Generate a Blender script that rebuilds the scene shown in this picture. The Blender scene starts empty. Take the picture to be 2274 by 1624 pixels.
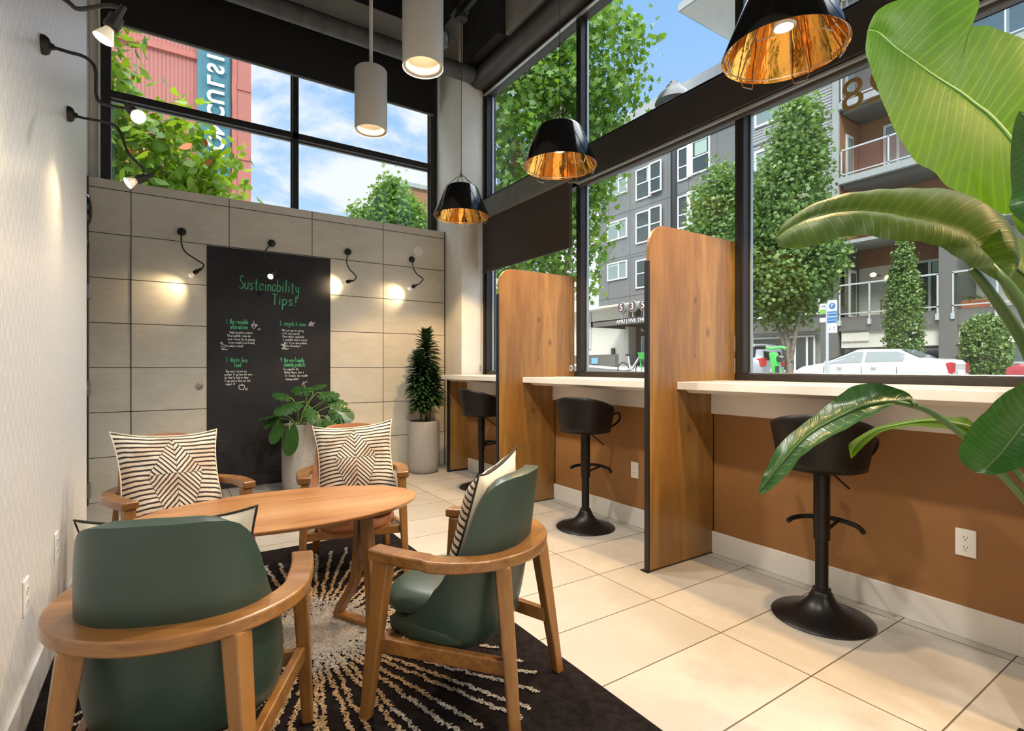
import bpy, bmesh, math, random
import numpy as np
from mathutils import Vector, Matrix, noise as mnoise
random.seed(7)
RNG = np.random.default_rng(11)
PI = math.pi
SC = bpy.context.scene
COL = SC.collection

# ------------------------------------------------------------ camera, world, sun, exposure
cam_d = bpy.data.cameras.new('camera')
cam_d.sensor_width = 36.0
cam_d.lens = 18.42
cam_d.shift_y = 0.0013
cam_d.clip_start = 0.05
cam_d.clip_end = 400
cam = bpy.data.objects.new('camera', cam_d)
cam.location = (0, 0, 1.15)
cam.rotation_euler = (PI / 2, 0, -math.radians(33.497))
COL.objects.link(cam)
SC.camera = cam

SC.view_settings.view_transform = 'Standard'
SC.view_settings.look = 'None'
SC.view_settings.gamma = 1.0
SC.view_settings.use_curve_mapping = False
SC.view_settings.exposure = 0.2
SC.cycles.max_bounces = 10
SC.cycles.diffuse_bounces = 5
SC.cycles.glossy_bounces = 4
SC.cycles.transmission_bounces = 6
SC.cycles.transparent_max_bounces = 16
SC.cycles.sample_clamp_indirect = 6.0
SC.cycles.caustics_reflective = False
SC.cycles.caustics_refractive = False
SC.cycles.use_denoising = True


class NT:
    """small helper that writes node trees"""
    def __init__(s, tree):
        s.t = tree
        s.n = tree.nodes
        s.l = tree.links

    def add(s, typ, **kw):
        n = s.n.new(typ)
        for k, v in kw.items():
            if k.startswith('i_'):
                key = k[2:]
                key = int(key) if key.isdigit() else key.replace('_', ' ')
                s.set(n, key, v)
            else:
                setattr(n, k, v)
        return n

    def set(s, n, key, v):
        if isinstance(v, bpy.types.NodeSocket):
            s.l.new(v, n.inputs[key])
        else:
            n.inputs[key].default_value = v

    def m(s, op, a, b=None, c=None, clamp=False):
        n = s.n.new('ShaderNodeMath')
        n.operation = op
        n.use_clamp = clamp
        s.set(n, 0, a)
        if b is not None:
            s.set(n, 1, b)
        if c is not None:
            s.set(n, 2, c)
        return n.outputs[0]

    def mix(s, f, a, b, blend='MIX'):
        n = s.n.new('ShaderNodeMix')
        n.data_type = 'RGBA'
        n.blend_type = blend
        s.set(n, 0, f)
        s.set(n, 6, a)
        s.set(n, 7, b)
        return n.outputs[2]

    def sm(s, x, lo, hi):
        n = s.n.new('ShaderNodeMapRange')
        n.interpolation_type = 'SMOOTHSTEP'
        s.set(n, 0, x)
        n.inputs[1].default_value = lo
        n.inputs[2].default_value = hi
        return n.outputs[0]

    def xyz(s, v):
        n = s.n.new('ShaderNodeSeparateXYZ')
        s.l.new(v, n.inputs[0])
        return n.outputs

    def vec(s, x, y, z):
        n = s.n.new('ShaderNodeCombineXYZ')
        s.set(n, 0, x)
        s.set(n, 1, y)
        s.set(n, 2, z)
        return n.outputs[0]

    def scale(s, v, sc):
        n = s.n.new('ShaderNodeMapping')
        s.l.new(v, n.inputs[0])
        n.inputs['Scale'].default_value = sc
        return n.outputs[0]

    def noise(s, v, scale=5, detail=3, rough=.5, dist=0.0):
        n = s.n.new('ShaderNodeTexNoise')
        s.l.new(v, n.inputs['Vector'])
        n.inputs['Scale'].default_value = scale
        n.inputs['Detail'].default_value = detail
        n.inputs['Roughness'].default_value = rough
        n.inputs['Distortion'].default_value = dist
        return n.outputs[0]


def C3(r, g, b):
    return (r, g, b, 1.0)


def srgb(r, g, b):
    f = lambda c: (c / 255 / 12.92) if c / 255 <= .04045 else ((c / 255 + .055) / 1.055) ** 2.4
    return (f(r), f(g), f(b), 1.0)


# world: blue afternoon sky with white clouds and an added bright band overhead
w = bpy.data.worlds.new('sky')
SC.world = w
w.use_nodes = True
nt = NT(w.node_tree)
nt.n.clear()
tc = nt.add('ShaderNodeTexCoord')
d = tc.outputs['Generated']
x, y, z = nt.xyz(d)
up = nt.sm(z, -0.02, 0.75)
base = nt.mix(up, C3(.58, .78, 1.0), C3(.25, .50, .95))
den = nt.m('ADD', z, 0.35)
pv = nt.vec(nt.m('DIVIDE', x, den), nt.m('DIVIDE', y, den), nt.m('MULTIPLY', z, 1.2))
n1 = nt.noise(pv, 3.1, 6, .55, .25)
side = nt.m('SUBTRACT', 1.0, nt.sm(x, .38, .56))
cl = nt.m('MULTIPLY', nt.sm(n1, .46, .60), side)
over = nt.sm(z, .58, .70)  # overhead band out of view, made extra bright to light the room
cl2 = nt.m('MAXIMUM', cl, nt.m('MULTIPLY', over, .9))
cloud_fillc = nt.mix(over, C3(.92, .94, 1.0), C3(5.5, 5.6, 5.9))
colr = nt.mix(cl2, base, cloud_fillc)
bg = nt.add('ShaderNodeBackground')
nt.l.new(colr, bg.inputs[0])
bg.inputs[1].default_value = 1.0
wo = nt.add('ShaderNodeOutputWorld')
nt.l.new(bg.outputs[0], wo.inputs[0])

# hazy sun, high over the roof from behind the camera
sun_d = bpy.data.lights.new('sun', 'SUN')
sun_d.energy = 2.2
sun_d.angle = math.radians(16)
sun_d.color = (1.0, .95, .86)
sun = bpy.data.objects.new('sun', sun_d)
sun.rotation_euler = (math.radians(28), math.radians(-38), 0)
COL.objects.link(sun)

# ------------------------------------------------------------ helpers


class MB:
    """collects geometry for ONE mesh object"""
    def __init__(s):
        s.v = []
        s.f = []
        s.mi = []
        s.cur = 0
        s.uv = None

    def add(s, vs, fs, mi=None):
        b = len(s.v)
        s.v += [tuple(p) for p in vs]
        s.f += [tuple(b + i for i in f) for f in fs]
        s.mi += [s.cur if mi is None else mi] * len(fs)
        return s

    def box(s, x0, x1, y0, y1, z0, z1, mi=None):
        vs = [(x, y, z) for x in (x0, x1) for y in (y0, y1) for z in (z0, z1)]
        fs = [(0, 1, 3, 2), (4, 6, 7, 5), (0, 4, 5, 1), (2, 3, 7, 6), (0, 2, 6, 4), (1, 5, 7, 3)]
        return s.add(vs, fs, mi)

    def bar(s, p0, p1, w0, d0, w1=None, d1=None, up=(0, 0, 1), mi=None):
        """tapered rectangular bar between two points"""
        w1 = w0 if w1 is None else w1
        d1 = d0 if d1 is None else d1
        p0 = Vector(p0)
        p1 = Vector(p1)
        t = (p1 - p0).normalized()
        u = Vector(up)
        if abs(t.dot(u)) > .98:
            u = Vector((1, 0, 0))
        a = u.cross(t).normalized()
        b = t.cross(a)
        vs = []
        for p, ww, dd in ((p0, w0, d0), (p1, w1, d1)):
            for sx, sy in ((-1, -1), (1, -1), (1, 1), (-1, 1)):
                vs.append(p + a * (sx * ww / 2) + b * (sy * dd / 2))
        return s.add(vs, [(3, 2, 1, 0), (4, 5, 6, 7), (0, 1, 5, 4), (1, 2, 6, 5), (2, 3, 7, 6), (3, 0, 4, 7)], mi)

    def leg(s, p0, p1, w0, d0, w1, d1, ang=0, mi=None):
        """leg with horizontal cut ends; w across, d deep, turned by ang"""
        ca, sa = math.cos(ang), math.sin(ang)
        vs = []
        for p, ww, dd in ((p0, w0, d0), (p1, w1, d1)):
            for sx, sy in ((-1, -1), (1, -1), (1, 1), (-1, 1)):
                lx, ly = sx * ww / 2, sy * dd / 2
                vs.append((p[0] + lx * ca - ly * sa, p[1] + lx * sa + ly * ca, p[2]))
        return s.add(vs, [(0, 1, 2, 3), (7, 6, 5, 4), (4, 5, 1, 0), (5, 6, 2, 1), (6, 7, 3, 2), (7, 4, 0, 3)], mi)

    def tube(s, pts, r, n=8, mi=None, cap=True):
        pts = [Vector(p) for p in pts]
        R = r if isinstance(r, (list, tuple)) else [r] * len(pts)
        rings = []
        ref = None
        for i, p in enumerate(pts):
            t = (pts[min(i + 1, len(pts) - 1)] - pts[max(i - 1, 0)])
            t = t.normalized() if t.length > 1e-9 else Vector((0, 0, 1))
            if ref is None:
                ref = Vector((0, 0, 1)) if abs(t.z) < .9 else Vector((1, 0, 0))
            a = (ref - t * ref.dot(t)).normalized()
            b = t.cross(a)
            ref = a
            rings.append([p + (a * math.cos(2 * PI * k / n) + b * math.sin(2 * PI * k / n)) * R[i] for k in range(n)])
        vs = [q for ring in rings for q in ring]
        fs = []
        for i in range(len(pts) - 1):
            for k in range(n):
                k2 = (k + 1) % n
                fs.append((i * n + k, i * n + k2, (i + 1) * n + k2, (i + 1) * n + k))
        if cap:
            fs.append(tuple(range(n - 1, -1, -1)))
            fs.append(tuple((len(pts) - 1) * n + k for k in range(n)))
        return s.add(vs, fs, mi)

    def lathe(s, prof, n=32, c=(0, 0, 0), axis='z', mi=None, a0=0, a1=2 * PI):
        full = abs(a1 - a0 - 2 * PI) < 1e-6
        m = n if full else n + 1
        vs = []
        for r, h in prof:
            for k in range(m):
                a = a0 + (a1 - a0) * k / n
                q = (r * math.cos(a), r * math.sin(a), h)
                if axis == 'x':
                    q = (h, q[0], q[1])
                elif axis == 'y':
                    q = (q[0], h, q[1])
                vs.append((c[0] + q[0], c[1] + q[1], c[2] + q[2]))
        fs = []
        for i in range(len(prof) - 1):
            for k in range(n):
                k2 = (k + 1) % m
                fs.append((i * m + k, i * m + k2, (i + 1) * m + k2, (i + 1) * m + k))
        return s.add(vs, fs, mi)

    def prism(s, poly, x0, x1, axis='x', mi=None):
        """extrude a 2D polygon; axis x: poly is (y,z); axis y: (x,z); axis z: (x,y)"""
        n = len(poly)
        vs = []
        for e in (x0, x1):
            for a, b in poly:
                vs.append({'x': (e, a, b), 'y': (a, e, b), 'z': (a, b, e)}[axis])
        fs = [tuple(range(n))[::-1], tuple(range(n, 2 * n))]
        fs += [(i, (i + 1) % n, n + (i + 1) % n, n + i) for i in range(n)]
        return s.add(vs, fs, mi)

    def grid(s, P, mi=None, closed=False):
        """P[i][j] points"""
        a, b = len(P), len(P[0])
        vs = [q for row in P for q in row]
        fs = []
        for i in range(a - 1):
            for j in range(b if closed else b - 1):
                j2 = (j + 1) % b
                fs.append((i * b + j, i * b + j2, (i + 1) * b + j2, (i + 1) * b + j))
        return s.add(vs, fs, mi)

    def ball(s, c, r, n=12, m=8, mi=None):
        rx, ry, rz = r if isinstance(r, (tuple, list)) else (r, r, r)
        P = [[(c[0] + rx * math.sin(PI * i / m) * math.cos(2 * PI * j / n), c[1] + ry * math.sin(PI * i / m) * math.sin(2 * PI * j / n), c[2] + rz * math.cos(PI * i / m)) for j in range(n)] for i in range(m + 1)]
        return s.grid(P, mi, True)

    def build(s, name, mats, parent=None, smooth=False, bevel=0, sub=0, solid=0, fix=True, kind=None, seg=2):
        me = bpy.data.meshes.new(name)
        me.from_pydata([tuple(v) for v in s.v], [], s.f)
        if not isinstance(mats, (list, tuple)):
            mats = [mats]
        for mm in mats:
            me.materials.append(mm)
        if len(mats) > 1:
            me.polygons.foreach_set('material_index', s.mi)
        if fix:
            bm = bmesh.new()
            bm.from_mesh(me)
            bmesh.ops.remove_doubles(bm, verts=bm.verts, dist=1e-5)
            bmesh.ops.recalc_face_normals(bm, faces=bm.faces)
            bm.to_mesh(me)
            bm.free()
        if smooth:
            me.polygons.foreach_set('use_smooth', [True] * len(me.polygons))
            if smooth != 'all':
                try:
                    me.set_sharp_from_angle(angle=math.radians(40))
                except Exception:
                    pass
        me.update()
        o = bpy.data.objects.new(name, me)
        COL.objects.link(o)
        if parent is not None:
            o.parent = parent
        if solid:
            md = o.modifiers.new('solid', 'SOLIDIFY')
            md.thickness = solid
            md.offset = -1
        if bevel:
            md = o.modifiers.new('bevel', 'BEVEL')
            md.width = bevel
            md.segments = seg
            md.limit_method = 'ANGLE'
            md.angle_limit = math.radians(35)
        if sub:
            md = o.modifiers.new('sub', 'SUBSURF')
            md.levels = sub
            md.render_levels = sub
        if kind:
            o['kind'] = kind
        return o


def empty(name, loc=(0, 0, 0), rz=0.0, parent=None):
    o = bpy.data.objects.new(name, None)
    o.location = loc
    o.rotation_euler = (0, 0, rz)
    o.empty_display_size = .1
    COL.objects.link(o)
    if parent:
        o.parent = parent
    return o


def tag(o, label=None, cat=None, group=None, kind=None):
    if label:
        o['label'] = label
    if cat:
        o['category'] = cat
    if group:
        o['group'] = group
    if kind:
        o['kind'] = kind
    return o


def struct(o):
    o['kind'] = 'structure'
    return o


def copy_tree(o, parent=None):
    c = o.copy()
    COL.objects.link(c)
    if parent is not None:
        c.parent = parent
    for ch in list(o.children):
        copy_tree(ch, c)
    return c


def lerp(a, b, t):
    return a + (b - a) * t


def smooth_path(pts, n=6):
    """Catmull-Rom through points"""
    P = [Vector(p) for p in pts]
    out = []
    for i in range(len(P) - 1):
        p0 = P[max(i - 1, 0)]
        p1, p2 = P[i], P[i + 1]
        p3 = P[min(i + 2, len(P) - 1)]
        for k in range(n):
            t = k / n
            out.append(.5 * ((2 * p1) + (p2 - p0) * t + (2 * p0 - 5 * p1 + 4 * p2 - p3) * t * t + (3 * p1 - p0 - 3 * p2 + p3) * t ** 3))
    out.append(P[-1])
    return out


def interp(tab, x):
    for (a, va), (b, vb) in zip(tab, tab[1:]):
        if x <= b:
            t = 0 if b == a else max(0, (x - a) / (b - a))
            return va + (vb - va) * t
    return tab[-1][1]


# ------------------------------------------------------------ materials
M = {}


def mat(name, color, rough=.6, metal=0, spec=.5, vary=0, vscale=8, bump=0, bscale=60, stretch=(1, 1, 1), coat=0, emit=None, estr=0, trans=0):
    m = bpy.data.materials.new(name)
    m.use_nodes = True
    t = NT(m.node_tree)
    b = t.n['Principled BSDF']
    b.inputs['Base Color'].default_value = color
    b.inputs['Roughness'].default_value = rough
    b.inputs['Metallic'].default_value = metal
    b.inputs['Specular IOR Level'].default_value = spec
    b.inputs['Coat Weight'].default_value = coat
    if emit:
        b.inputs['Emission Color'].default_value = emit
        b.inputs['Emission Strength'].default_value = estr
    if vary or bump:
        tcn = t.add('ShaderNodeTexCoord')
        v = t.scale(tcn.outputs['Object'], stretch)
        if vary:
            n = t.noise(v, vscale, 4, .6)
            dark = tuple(c * (1 - vary) for c in color[:3]) + (1,)
            lite = tuple(min(1, c * (1 + vary)) for c in color[:3]) + (1,)
            t.l.new(t.mix(t.sm(n, .3, .7), dark, lite), b.inputs['Base Color'])
        if bump:
            nb = t.noise(v, bscale, 3, .6)
            bn = t.add('ShaderNodeBump')
            bn.inputs['Strength'].default_value = bump
            bn.inputs['Distance'].default_value = .004
            t.l.new(nb, bn.inputs['Height'])
            t.l.new(bn.outputs[0], b.inputs['Normal'])
    M[name] = m
    return m


def wood(name, c1, c2, c3, axis='x', scale=1.0, rough=.4, coat=.15, blotch=0, knots=None):
    """grain runs along the given local axis"""
    m = bpy.data.materials.new(name)
    m.use_nodes = True
    t = NT(m.node_tree)
    b = t.n['Principled BSDF']
    tcn = t.add('ShaderNodeTexCoord')
    st = {'x': (.12, 1, 1), 'y': (1, .12, 1), 'z': (1, 1, .12)}[axis]
    v = t.scale(tcn.outputs['Object'], tuple(q * scale for q in st))
    n1 = t.noise(v, 14, 5, .62, .6)
    n2 = t.noise(v, 55, 3, .6, .1)
    n3 = t.noise(v, 3.2, 2, .5, .4)
    f = t.m('ADD', t.m('MULTIPLY', n1, .65), t.m('MULTIPLY', n2, .35))
    c = t.mix(t.sm(f, .36, .64), c1, c2)
    c = t.mix(t.m('MULTIPLY', t.sm(n3, .45, .68), .6 + blotch), c, c3)
    if knots:
        x, y, z = t.xyz(tcn.outputs['Object'])
        for kx, kz, kr in knots:
            dx = t.m('MULTIPLY', t.m('SUBTRACT', x, kx), 1.5)
            dz = t.m('SUBTRACT', z, kz)
            dd = t.m('SQRT', t.m('ADD', t.m('MULTIPLY', dx, dx), t.m('MULTIPLY', dz, dz)))
            kk = t.m('SUBTRACT', 1.0, t.sm(t.m('ADD', dd, t.m('MULTIPLY', n2, kr * .5)), kr * .4, kr * 1.4))
            c = t.mix(t.m('MULTIPLY', kk, .75), c, C3(.10, .045, .015))
    t.l.new(c, b.inputs['Base Color'])
    b.inputs['Roughness'].default_value = rough
    b.inputs['Coat Weight'].default_value = coat
    b.inputs['Coat Roughness'].default_value = .3
    bn = t.add('ShaderNodeBump')
    bn.inputs['Strength'].default_value = .12
    bn.inputs['Distance'].default_value = .002
    t.l.new(n2, bn.inputs['Height'])
    t.l.new(bn.outputs[0], b.inputs['Normal'])
    M[name] = m
    return m


def leafmat(name, c1, c2, trans=.35, rough=.45, vein=0):
    m = bpy.data.materials.new(name)
    m.use_nodes = True
    t = NT(m.node_tree)
    b = t.n['Principled BSDF']
    at = t.add('ShaderNodeAttribute', attribute_name='rnd')
    c = t.mix(at.outputs['Fac'], c1, c2)
    if vein:
        uvn = t.add('ShaderNodeAttribute', attribute_name='luv')
        x, y, z = t.xyz(uvn.outputs['Vector'])
        # ribs run outward and forward from the midrib
        q = t.m('SUBTRACT', t.m('MULTIPLY', y, vein), t.m('MULTIPLY', t.m('ABSOLUTE', x), vein * .10))
        s1 = t.m('ABSOLUTE', t.m('SUBTRACT', t.m('FRACT', q), .5))
        q2 = t.m('MULTIPLY', q, 4.3)
        s2 = t.m('ABSOLUTE', t.m('SUBTRACT', t.m('FRACT', q2), .5))
        ff = t.m('ADD', t.m('MULTIPLY', t.sm(s1, .30, .5), .55), t.m('MULTIPLY', t.sm(s2, .2, .5), .22))
        c = t.mix(ff, c, tuple(k * 1.3 for k in c2[:3]) + (1,))
        bn = t.add('ShaderNodeBump')
        bn.inputs['Strength'].default_value = .25
        bn.inputs['Distance'].default_value = .003
        t.l.new(ff, bn.inputs['Height'])
        t.l.new(bn.outputs[0], b.inputs['Normal'])
    t.l.new(c, b.inputs['Base Color'])
    b.inputs['Roughness'].default_value = rough
    tr = t.add('ShaderNodeBsdfTranslucent')
    hs = t.add('ShaderNodeHueSaturation', i_Hue=.475, i_Saturation=1.1, i_Value=1.7)
    t.l.new(c, hs.inputs['Color'])
    t.l.new(hs.outputs[0], tr.inputs[0])
    mx = t.add('ShaderNodeMixShader')
    mx.inputs[0].default_value = trans
    t.l.new(b.outputs[0], mx.inputs[1])
    t.l.new(tr.outputs[0], mx.inputs[2])
    t.l.new(mx.outputs[0], t.n['Material Output'].inputs[0])
    M[name] = m
    return m


def glassmat(name, tint=(.96, .98, .97, 1), refl=.025):
    m = bpy.data.materials.new(name)
    m.use_nodes = True
    t = NT(m.node_tree)
    t.n.remove(t.n['Principled BSDF'])
    tr = t.add('ShaderNodeBsdfTransparent')
    tr.inputs[0].default_value = tint
    gl = t.add('ShaderNodeBsdfGlossy')
    gl.inputs['Roughness'].default_value = .01
    lw = t.add('ShaderNodeLayerWeight')
    lw.inputs[0].default_value = .5
    mx = t.add('ShaderNodeMixShader')
    f5 = t.m('POWER', lw.outputs['Facing'], 5.0)
    t.l.new(t.m('ADD', t.m('MULTIPLY', f5, .7), refl), mx.inputs[0])
    t.l.new(tr.outputs[0], mx.inputs[1])
    t.l.new(gl.outputs[0], mx.inputs[2])
    t.l.new(mx.outputs[0], t.n['Material Output'].inputs[0])
    M[name] = m
    return m


# floor tiles (0.756 x 0.381 grid)
def tilemat(name, ax, ay, x0, y0, sx, sy, c1, c2, grout, gw, rough, brush=(1, 1, 1), nscale=3, nmix=.5, bumpy=0):
    m = bpy.data.materials.new(name)
    m.use_nodes = True
    t = NT(m.node_tree)
    b = t.n['Principled BSDF']
    tcn = t.add('ShaderNodeTexCoord')
    o = t.xyz(tcn.outputs['Object'])
    u = t.m('DIVIDE', t.m('SUBTRACT', o[ax], x0), sx)
    v = t.m('DIVIDE', t.m('SUBTRACT', o[ay], y0), sy)
    du = t.m('MULTIPLY', t.m('SUBTRACT', .5, t.m('ABSOLUTE', t.m('SUBTRACT', t.m('FRACT', u), .5))), sx)
    dv = t.m('MULTIPLY', t.m('SUBTRACT', .5, t.m('ABSOLUTE', t.m('SUBTRACT', t.m('FRACT', v), .5))), sy)
    dm = t.m('MINIMUM', du, dv)
    g = t.m('SUBTRACT', 1.0, t.sm(dm, gw * .5, gw))
    cell = t.vec(t.m('FLOOR', u), t.m('FLOOR', v), 0.0)
    wn = t.add('ShaderNodeTexWhiteNoise', noise_dimensions='3D')
    t.l.new(cell, wn.inputs[0])
    va = t.n.new('ShaderNodeVectorMath')
    va.operation = 'ADD'
    t.l.new(t.scale(tcn.outputs['Object'], brush), va.inputs[0])
    vs = t.n.new('ShaderNodeVectorMath')
    vs.operation = 'SCALE'
    t.l.new(wn.outputs['Color'], vs.inputs[0])
    vs.inputs['Scale'].default_value = 7
    t.l.new(vs.outputs[0], va.inputs[1])
    n1 = t.noise(va.outputs[0], nscale, 6, .62)
    n2 = t.noise(va.outputs[0], nscale * 9, 4, .6)
    f = t.m('ADD', t.m('MULTIPLY', n1, .7), t.m('MULTIPLY', n2, .3))
    f = t.m('ADD', f, t.m('MULTIPLY', t.m('SUBTRACT', wn.outputs['Value'], .5), .12))
    c = t.mix(t.sm(f, .35, .65), c1, c2)
    c = t.mix(g, c, grout)
    t.l.new(c, b.inputs['Base Color'])
    t.set(b, 'Roughness', t.m('ADD', rough, t.m('MULTIPLY', g, .4), clamp=True))
    b.inputs['Specular IOR Level'].default_value = .35
    bn = t.add('ShaderNodeBump')
    bn.inputs['Strength'].default_value = .5
    bn.inputs['Distance'].default_value = .003
    t.l.new(t.m('SUBTRACT', t.m('MULTIPLY', n2, bumpy), g), bn.inputs['Height'])
    t.l.new(bn.outputs[0], b.inputs['Normal'])
    M[name] = m
    return m


tilemat('floor_tile', 0, 1, 2.004, 2.534, .756, .381, C3(.415, .388, .345), C3(.50, .472, .425), C3(.10, .075, .055), .0035, .33, nscale=1.6)
tilemat('wall_tile', 0, 2, -.2475, 0, .7525, .381, C3(.57, .545, .465), C3(.67, .64, .56), C3(.05, .045, .035), .0045, .55, brush=(1, 1, 2.5), nscale=1.5)

mat('plaster_white', C3(.76, .75, .70), .75, vary=.03)
mat('plaster_grey', C3(.36, .36, .33), .8, vary=.05)
mat('ceiling_black', C3(.022, .022, .024), .8, vary=.2)
mat('beam_dark', C3(.03, .028, .026), .7, vary=.15)
mat('beam_grey', C3(.30, .29, .26), .8, vary=.08, vscale=3)
mat('duct', C3(.06, .06, .06), .6, vary=.1)
mat('bronze', C3(.030, .027, .025), .42, metal=.3, vary=.12)
mat('alu_light', C3(.42, .44, .45), .4, metal=.6)
mat('shade_brown', C3(.052, .042, .036), .85, bump=.15, bscale=500)
mat('shade_black', C3(.012, .012, .013), .9)
mat('fascia_grey', C3(.16, .165, .165), .55, vary=.1)
mat('fascia_brown', C3(.042, .036, .032), .5, vary=.1)
mat('trim_white', C3(.74, .72, .68), .5)
mat('baseboard_grey', C3(.62, .62, .62), .4)
mat('ochre_paint', C3(.29, .135, .042), .55, vary=.06, vscale=3)
mat('counter_stone', C3(.78, .75, .69), .25, vary=.05, vscale=4)
mat('apron_white', C3(.74, .71, .66), .5)
mat('black_metal', C3(.018, .017, .017), .4, metal=.2)
mat('steel_dark', C3(.10, .10, .10), .35, metal=.8)
mat('steel', C3(.45, .44, .42), .3, metal=1)
mat('outlet_white', C3(.82, .81, .78), .35)
mat('outlet_slot', C3(.03, .03, .03), .6)
mat('outlet_black', C3(.02, .02, .022), .4)
mat('chalkboard', C3(.021, .021, .024), .6, spec=.3, vary=.3, vscale=2.5)
mat('chalk_green', C3(.10, .50, .24), .9)
mat('chalk_white', C3(.72, .74, .74), .9)
mat('pot_stone', C3(.36, .35, .34), .85, vary=.14, vscale=90, bump=.25, bscale=220)
mat('soil', C3(.03, .02, .014), .95, vary=.3)
mat('stem_green', C3(.16, .30, .07), .5)
mat('stem_dark', C3(.07, .14, .035), .4)
mat('bark', C3(.16, .12, .09), .85, vary=.3, vscale=20, bump=.4)
mat('bark_pale', C3(.26, .22, .17), .85, vary=.25, vscale=9)
mat('leather_green', C3(.028, .056, .044), .38, vary=.06, bump=.06, bscale=400)
mat('leather_tan', C3(.36, .145, .065), .42, vary=.08, bump=.06, bscale=400)
mat('stool_black', C3(.008, .006, .0055), .42, spec=.3, vary=.2, stretch=(1, 1, .1))
mat('stool_fabric', C3(.010, .009, .010), .85, spec=.2)
mat('stool_metal', C3(.007, .006, .006), .36, spec=.35)
mat('linen', C3(.72, .66, .53), .9, bump=.2, bscale=600)
mat('piping_black', C3(.03, .025, .022), .9)
mat('rug_black', C3(.014, .011, .011), 1.0, spec=.05, vary=.35, vscale=40, bump=.9, bscale=260)
mat('gloss_black', C3(.010, .010, .010), .10, spec=.6)
mat('wire_copper', C3(.40, .32, .26), .3, metal=.9)
mat('cord_black', C3(.02, .02, .02), .5)
mat('cyl_paint', C3(.58, .56, .51), .42)
mat('bulb_frost', C3(.9, .85, .75), .3, emit=C3(1, .75, .45), estr=.25)
mat('bulb_glow', C3(1, .9, .7), .3, emit=C3(1, .80, .50), estr=24)
mat('led_glow', C3(1, .95, .85), .3, emit=C3(1, .88, .68), estr=30)
mat('wrap_plastic', C3(.05, .055, .06), .15, spec=.8)
mat('gold_vinyl', C3(.42, .30, .12), .35, metal=.5)
mat('crystal', C3(.6, .62, .62), .1, metal=.6)
mat('chain_steel', C3(.30, .28, .25), .4, metal=.7)
glassmat('window_glass')
glassmat('balcony_glass', (.93, .96, .95, 1), .10)

# gold liner with faint streaks
mg = mat('gold_liner', C3(.95, .50, .10), .10, metal=1)
t = NT(mg.node_tree)
b = t.n['Principled BSDF']
tcn = t.add('ShaderNodeTexCoord')
nn = t.noise(t.scale(tcn.outputs['Object'], (1, 1, .15)), 14, 3, .5, .3)
t.l.new(t.mix(nn, C3(.98, .60, .16), C3(.85, .36, .05)), b.inputs['Base Color'])
bn = t.add('ShaderNodeBump')
bn.inputs['Strength'].default_value = .6
bn.inputs['Distance'].default_value = .01
t.l.new(nn, bn.inputs['Height'])
t.l.new(bn.outputs[0], b.inputs['Normal'])

wood('chair_wood', C3(.14, .054, .012), C3(.27, .122, .030), C3(.34, .165, .045), 'z', 1.0, .34, .3)
wood('rail_wood', C3(.16, .062, .013), C3(.30, .138, .034), C3(.37, .185, .052), 'x', 1.0, .30, .4)
wood('table_veneer', C3(.31, .125, .036), C3(.47, .225, .080), C3(.56, .31, .14), 'x', 1.3, .30, .35, .1)
wood('partition_ply', C3(.22, .105, .025), C3(.42, .235, .065), C3(.17, .075, .017), 'z', .42, .35, .4, .05,
     knots=[(2.66, 1.55, .03), (2.78, 1.36, .045), (2.66, 1.22, .018), (2.60, .78, .035)])
wood('cedar', C3(.30, .13, .05), C3(.42, .20, .08), C3(.36, .16, .06), 'y', .6, .6, 0)

# cushion face: cream hide with dark chevron stripes, drawn in the face's own u,v
m = bpy.data.materials.new('cushion_stripes')
m.use_nodes = True
M['cushion_stripes'] = m
t = NT(m.node_tree)
b = t.n['Principled BSDF']
at = t.add('ShaderNodeAttribute', attribute_name='luv')
dn = t.noise(at.outputs['Vector'], 3.0, 3, .6)
u, v, _ = t.xyz(at.outputs['Vector'])
wob = t.m('MULTIPLY', t.m('SUBTRACT', dn, .5), .05)
u = t.m('ADD', u, wob)
v = t.m('ADD', v, wob)
au = t.m('ABSOLUTE', u)
vp = t.m('GREATER_THAN', v, 0.0)
up_e = t.m('ADD', au, t.m('MULTIPLY', v, .66))
lo_e = t.m('SUBTRACT', au, t.m('MULTIPLY', v, .36))
edge = t.m('ADD', t.m('MULTIPLY', up_e, vp), t.m('MULTIPLY', lo_e, t.m('SUBTRACT', 1.0, vp)))
inside = t.m('LESS_THAN', edge, .58)
sg = t.m('SUBTRACT', t.m('MULTIPLY', vp, 2.0), 1.0)
s_in = t.m('SUBTRACT', v, t.m('MULTIPLY', t.m('MULTIPLY', au, 1.15), sg))
s_in = t.m('MULTIPLY', s_in, .80)
s_all = t.m('ADD', t.m('MULTIPLY', s_in, inside), t.m('MULTIPLY', v, t.m('SUBTRACT', 1.0, inside)))
q = t.m('FRACT', t.m('ADD', t.m('MULTIPLY', s_all, 9.6), .25))
st = t.m('SUBTRACT', 1.0, t.sm(t.m('ABSOLUTE', t.m('SUBTRACT', q, .5)), .16, .22))
seam1 = t.m('SUBTRACT', 1.0, t.sm(t.m('ABSOLUTE', t.m('SUBTRACT', edge, .58)), .004, .010))
seam2 = t.m('MULTIPLY', t.m('SUBTRACT', 1.0, t.sm(au, .004, .010)), inside)
seam3 = t.m('MULTIPLY', t.m('SUBTRACT', 1.0, t.sm(t.m('ABSOLUTE', v), .004, .010)), inside)
seam = t.m('MAXIMUM', seam1, t.m('MAXIMUM', seam2, seam3))
n2 = t.noise(at.outputs['Vector'], 1.6, 2)
cream = t.mix(t.sm(n2, .4, .62), C3(.66, .60, .50), C3(.55, .42, .31))
c = t.mix(st, cream, C3(.028, .020, .017))
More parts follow.
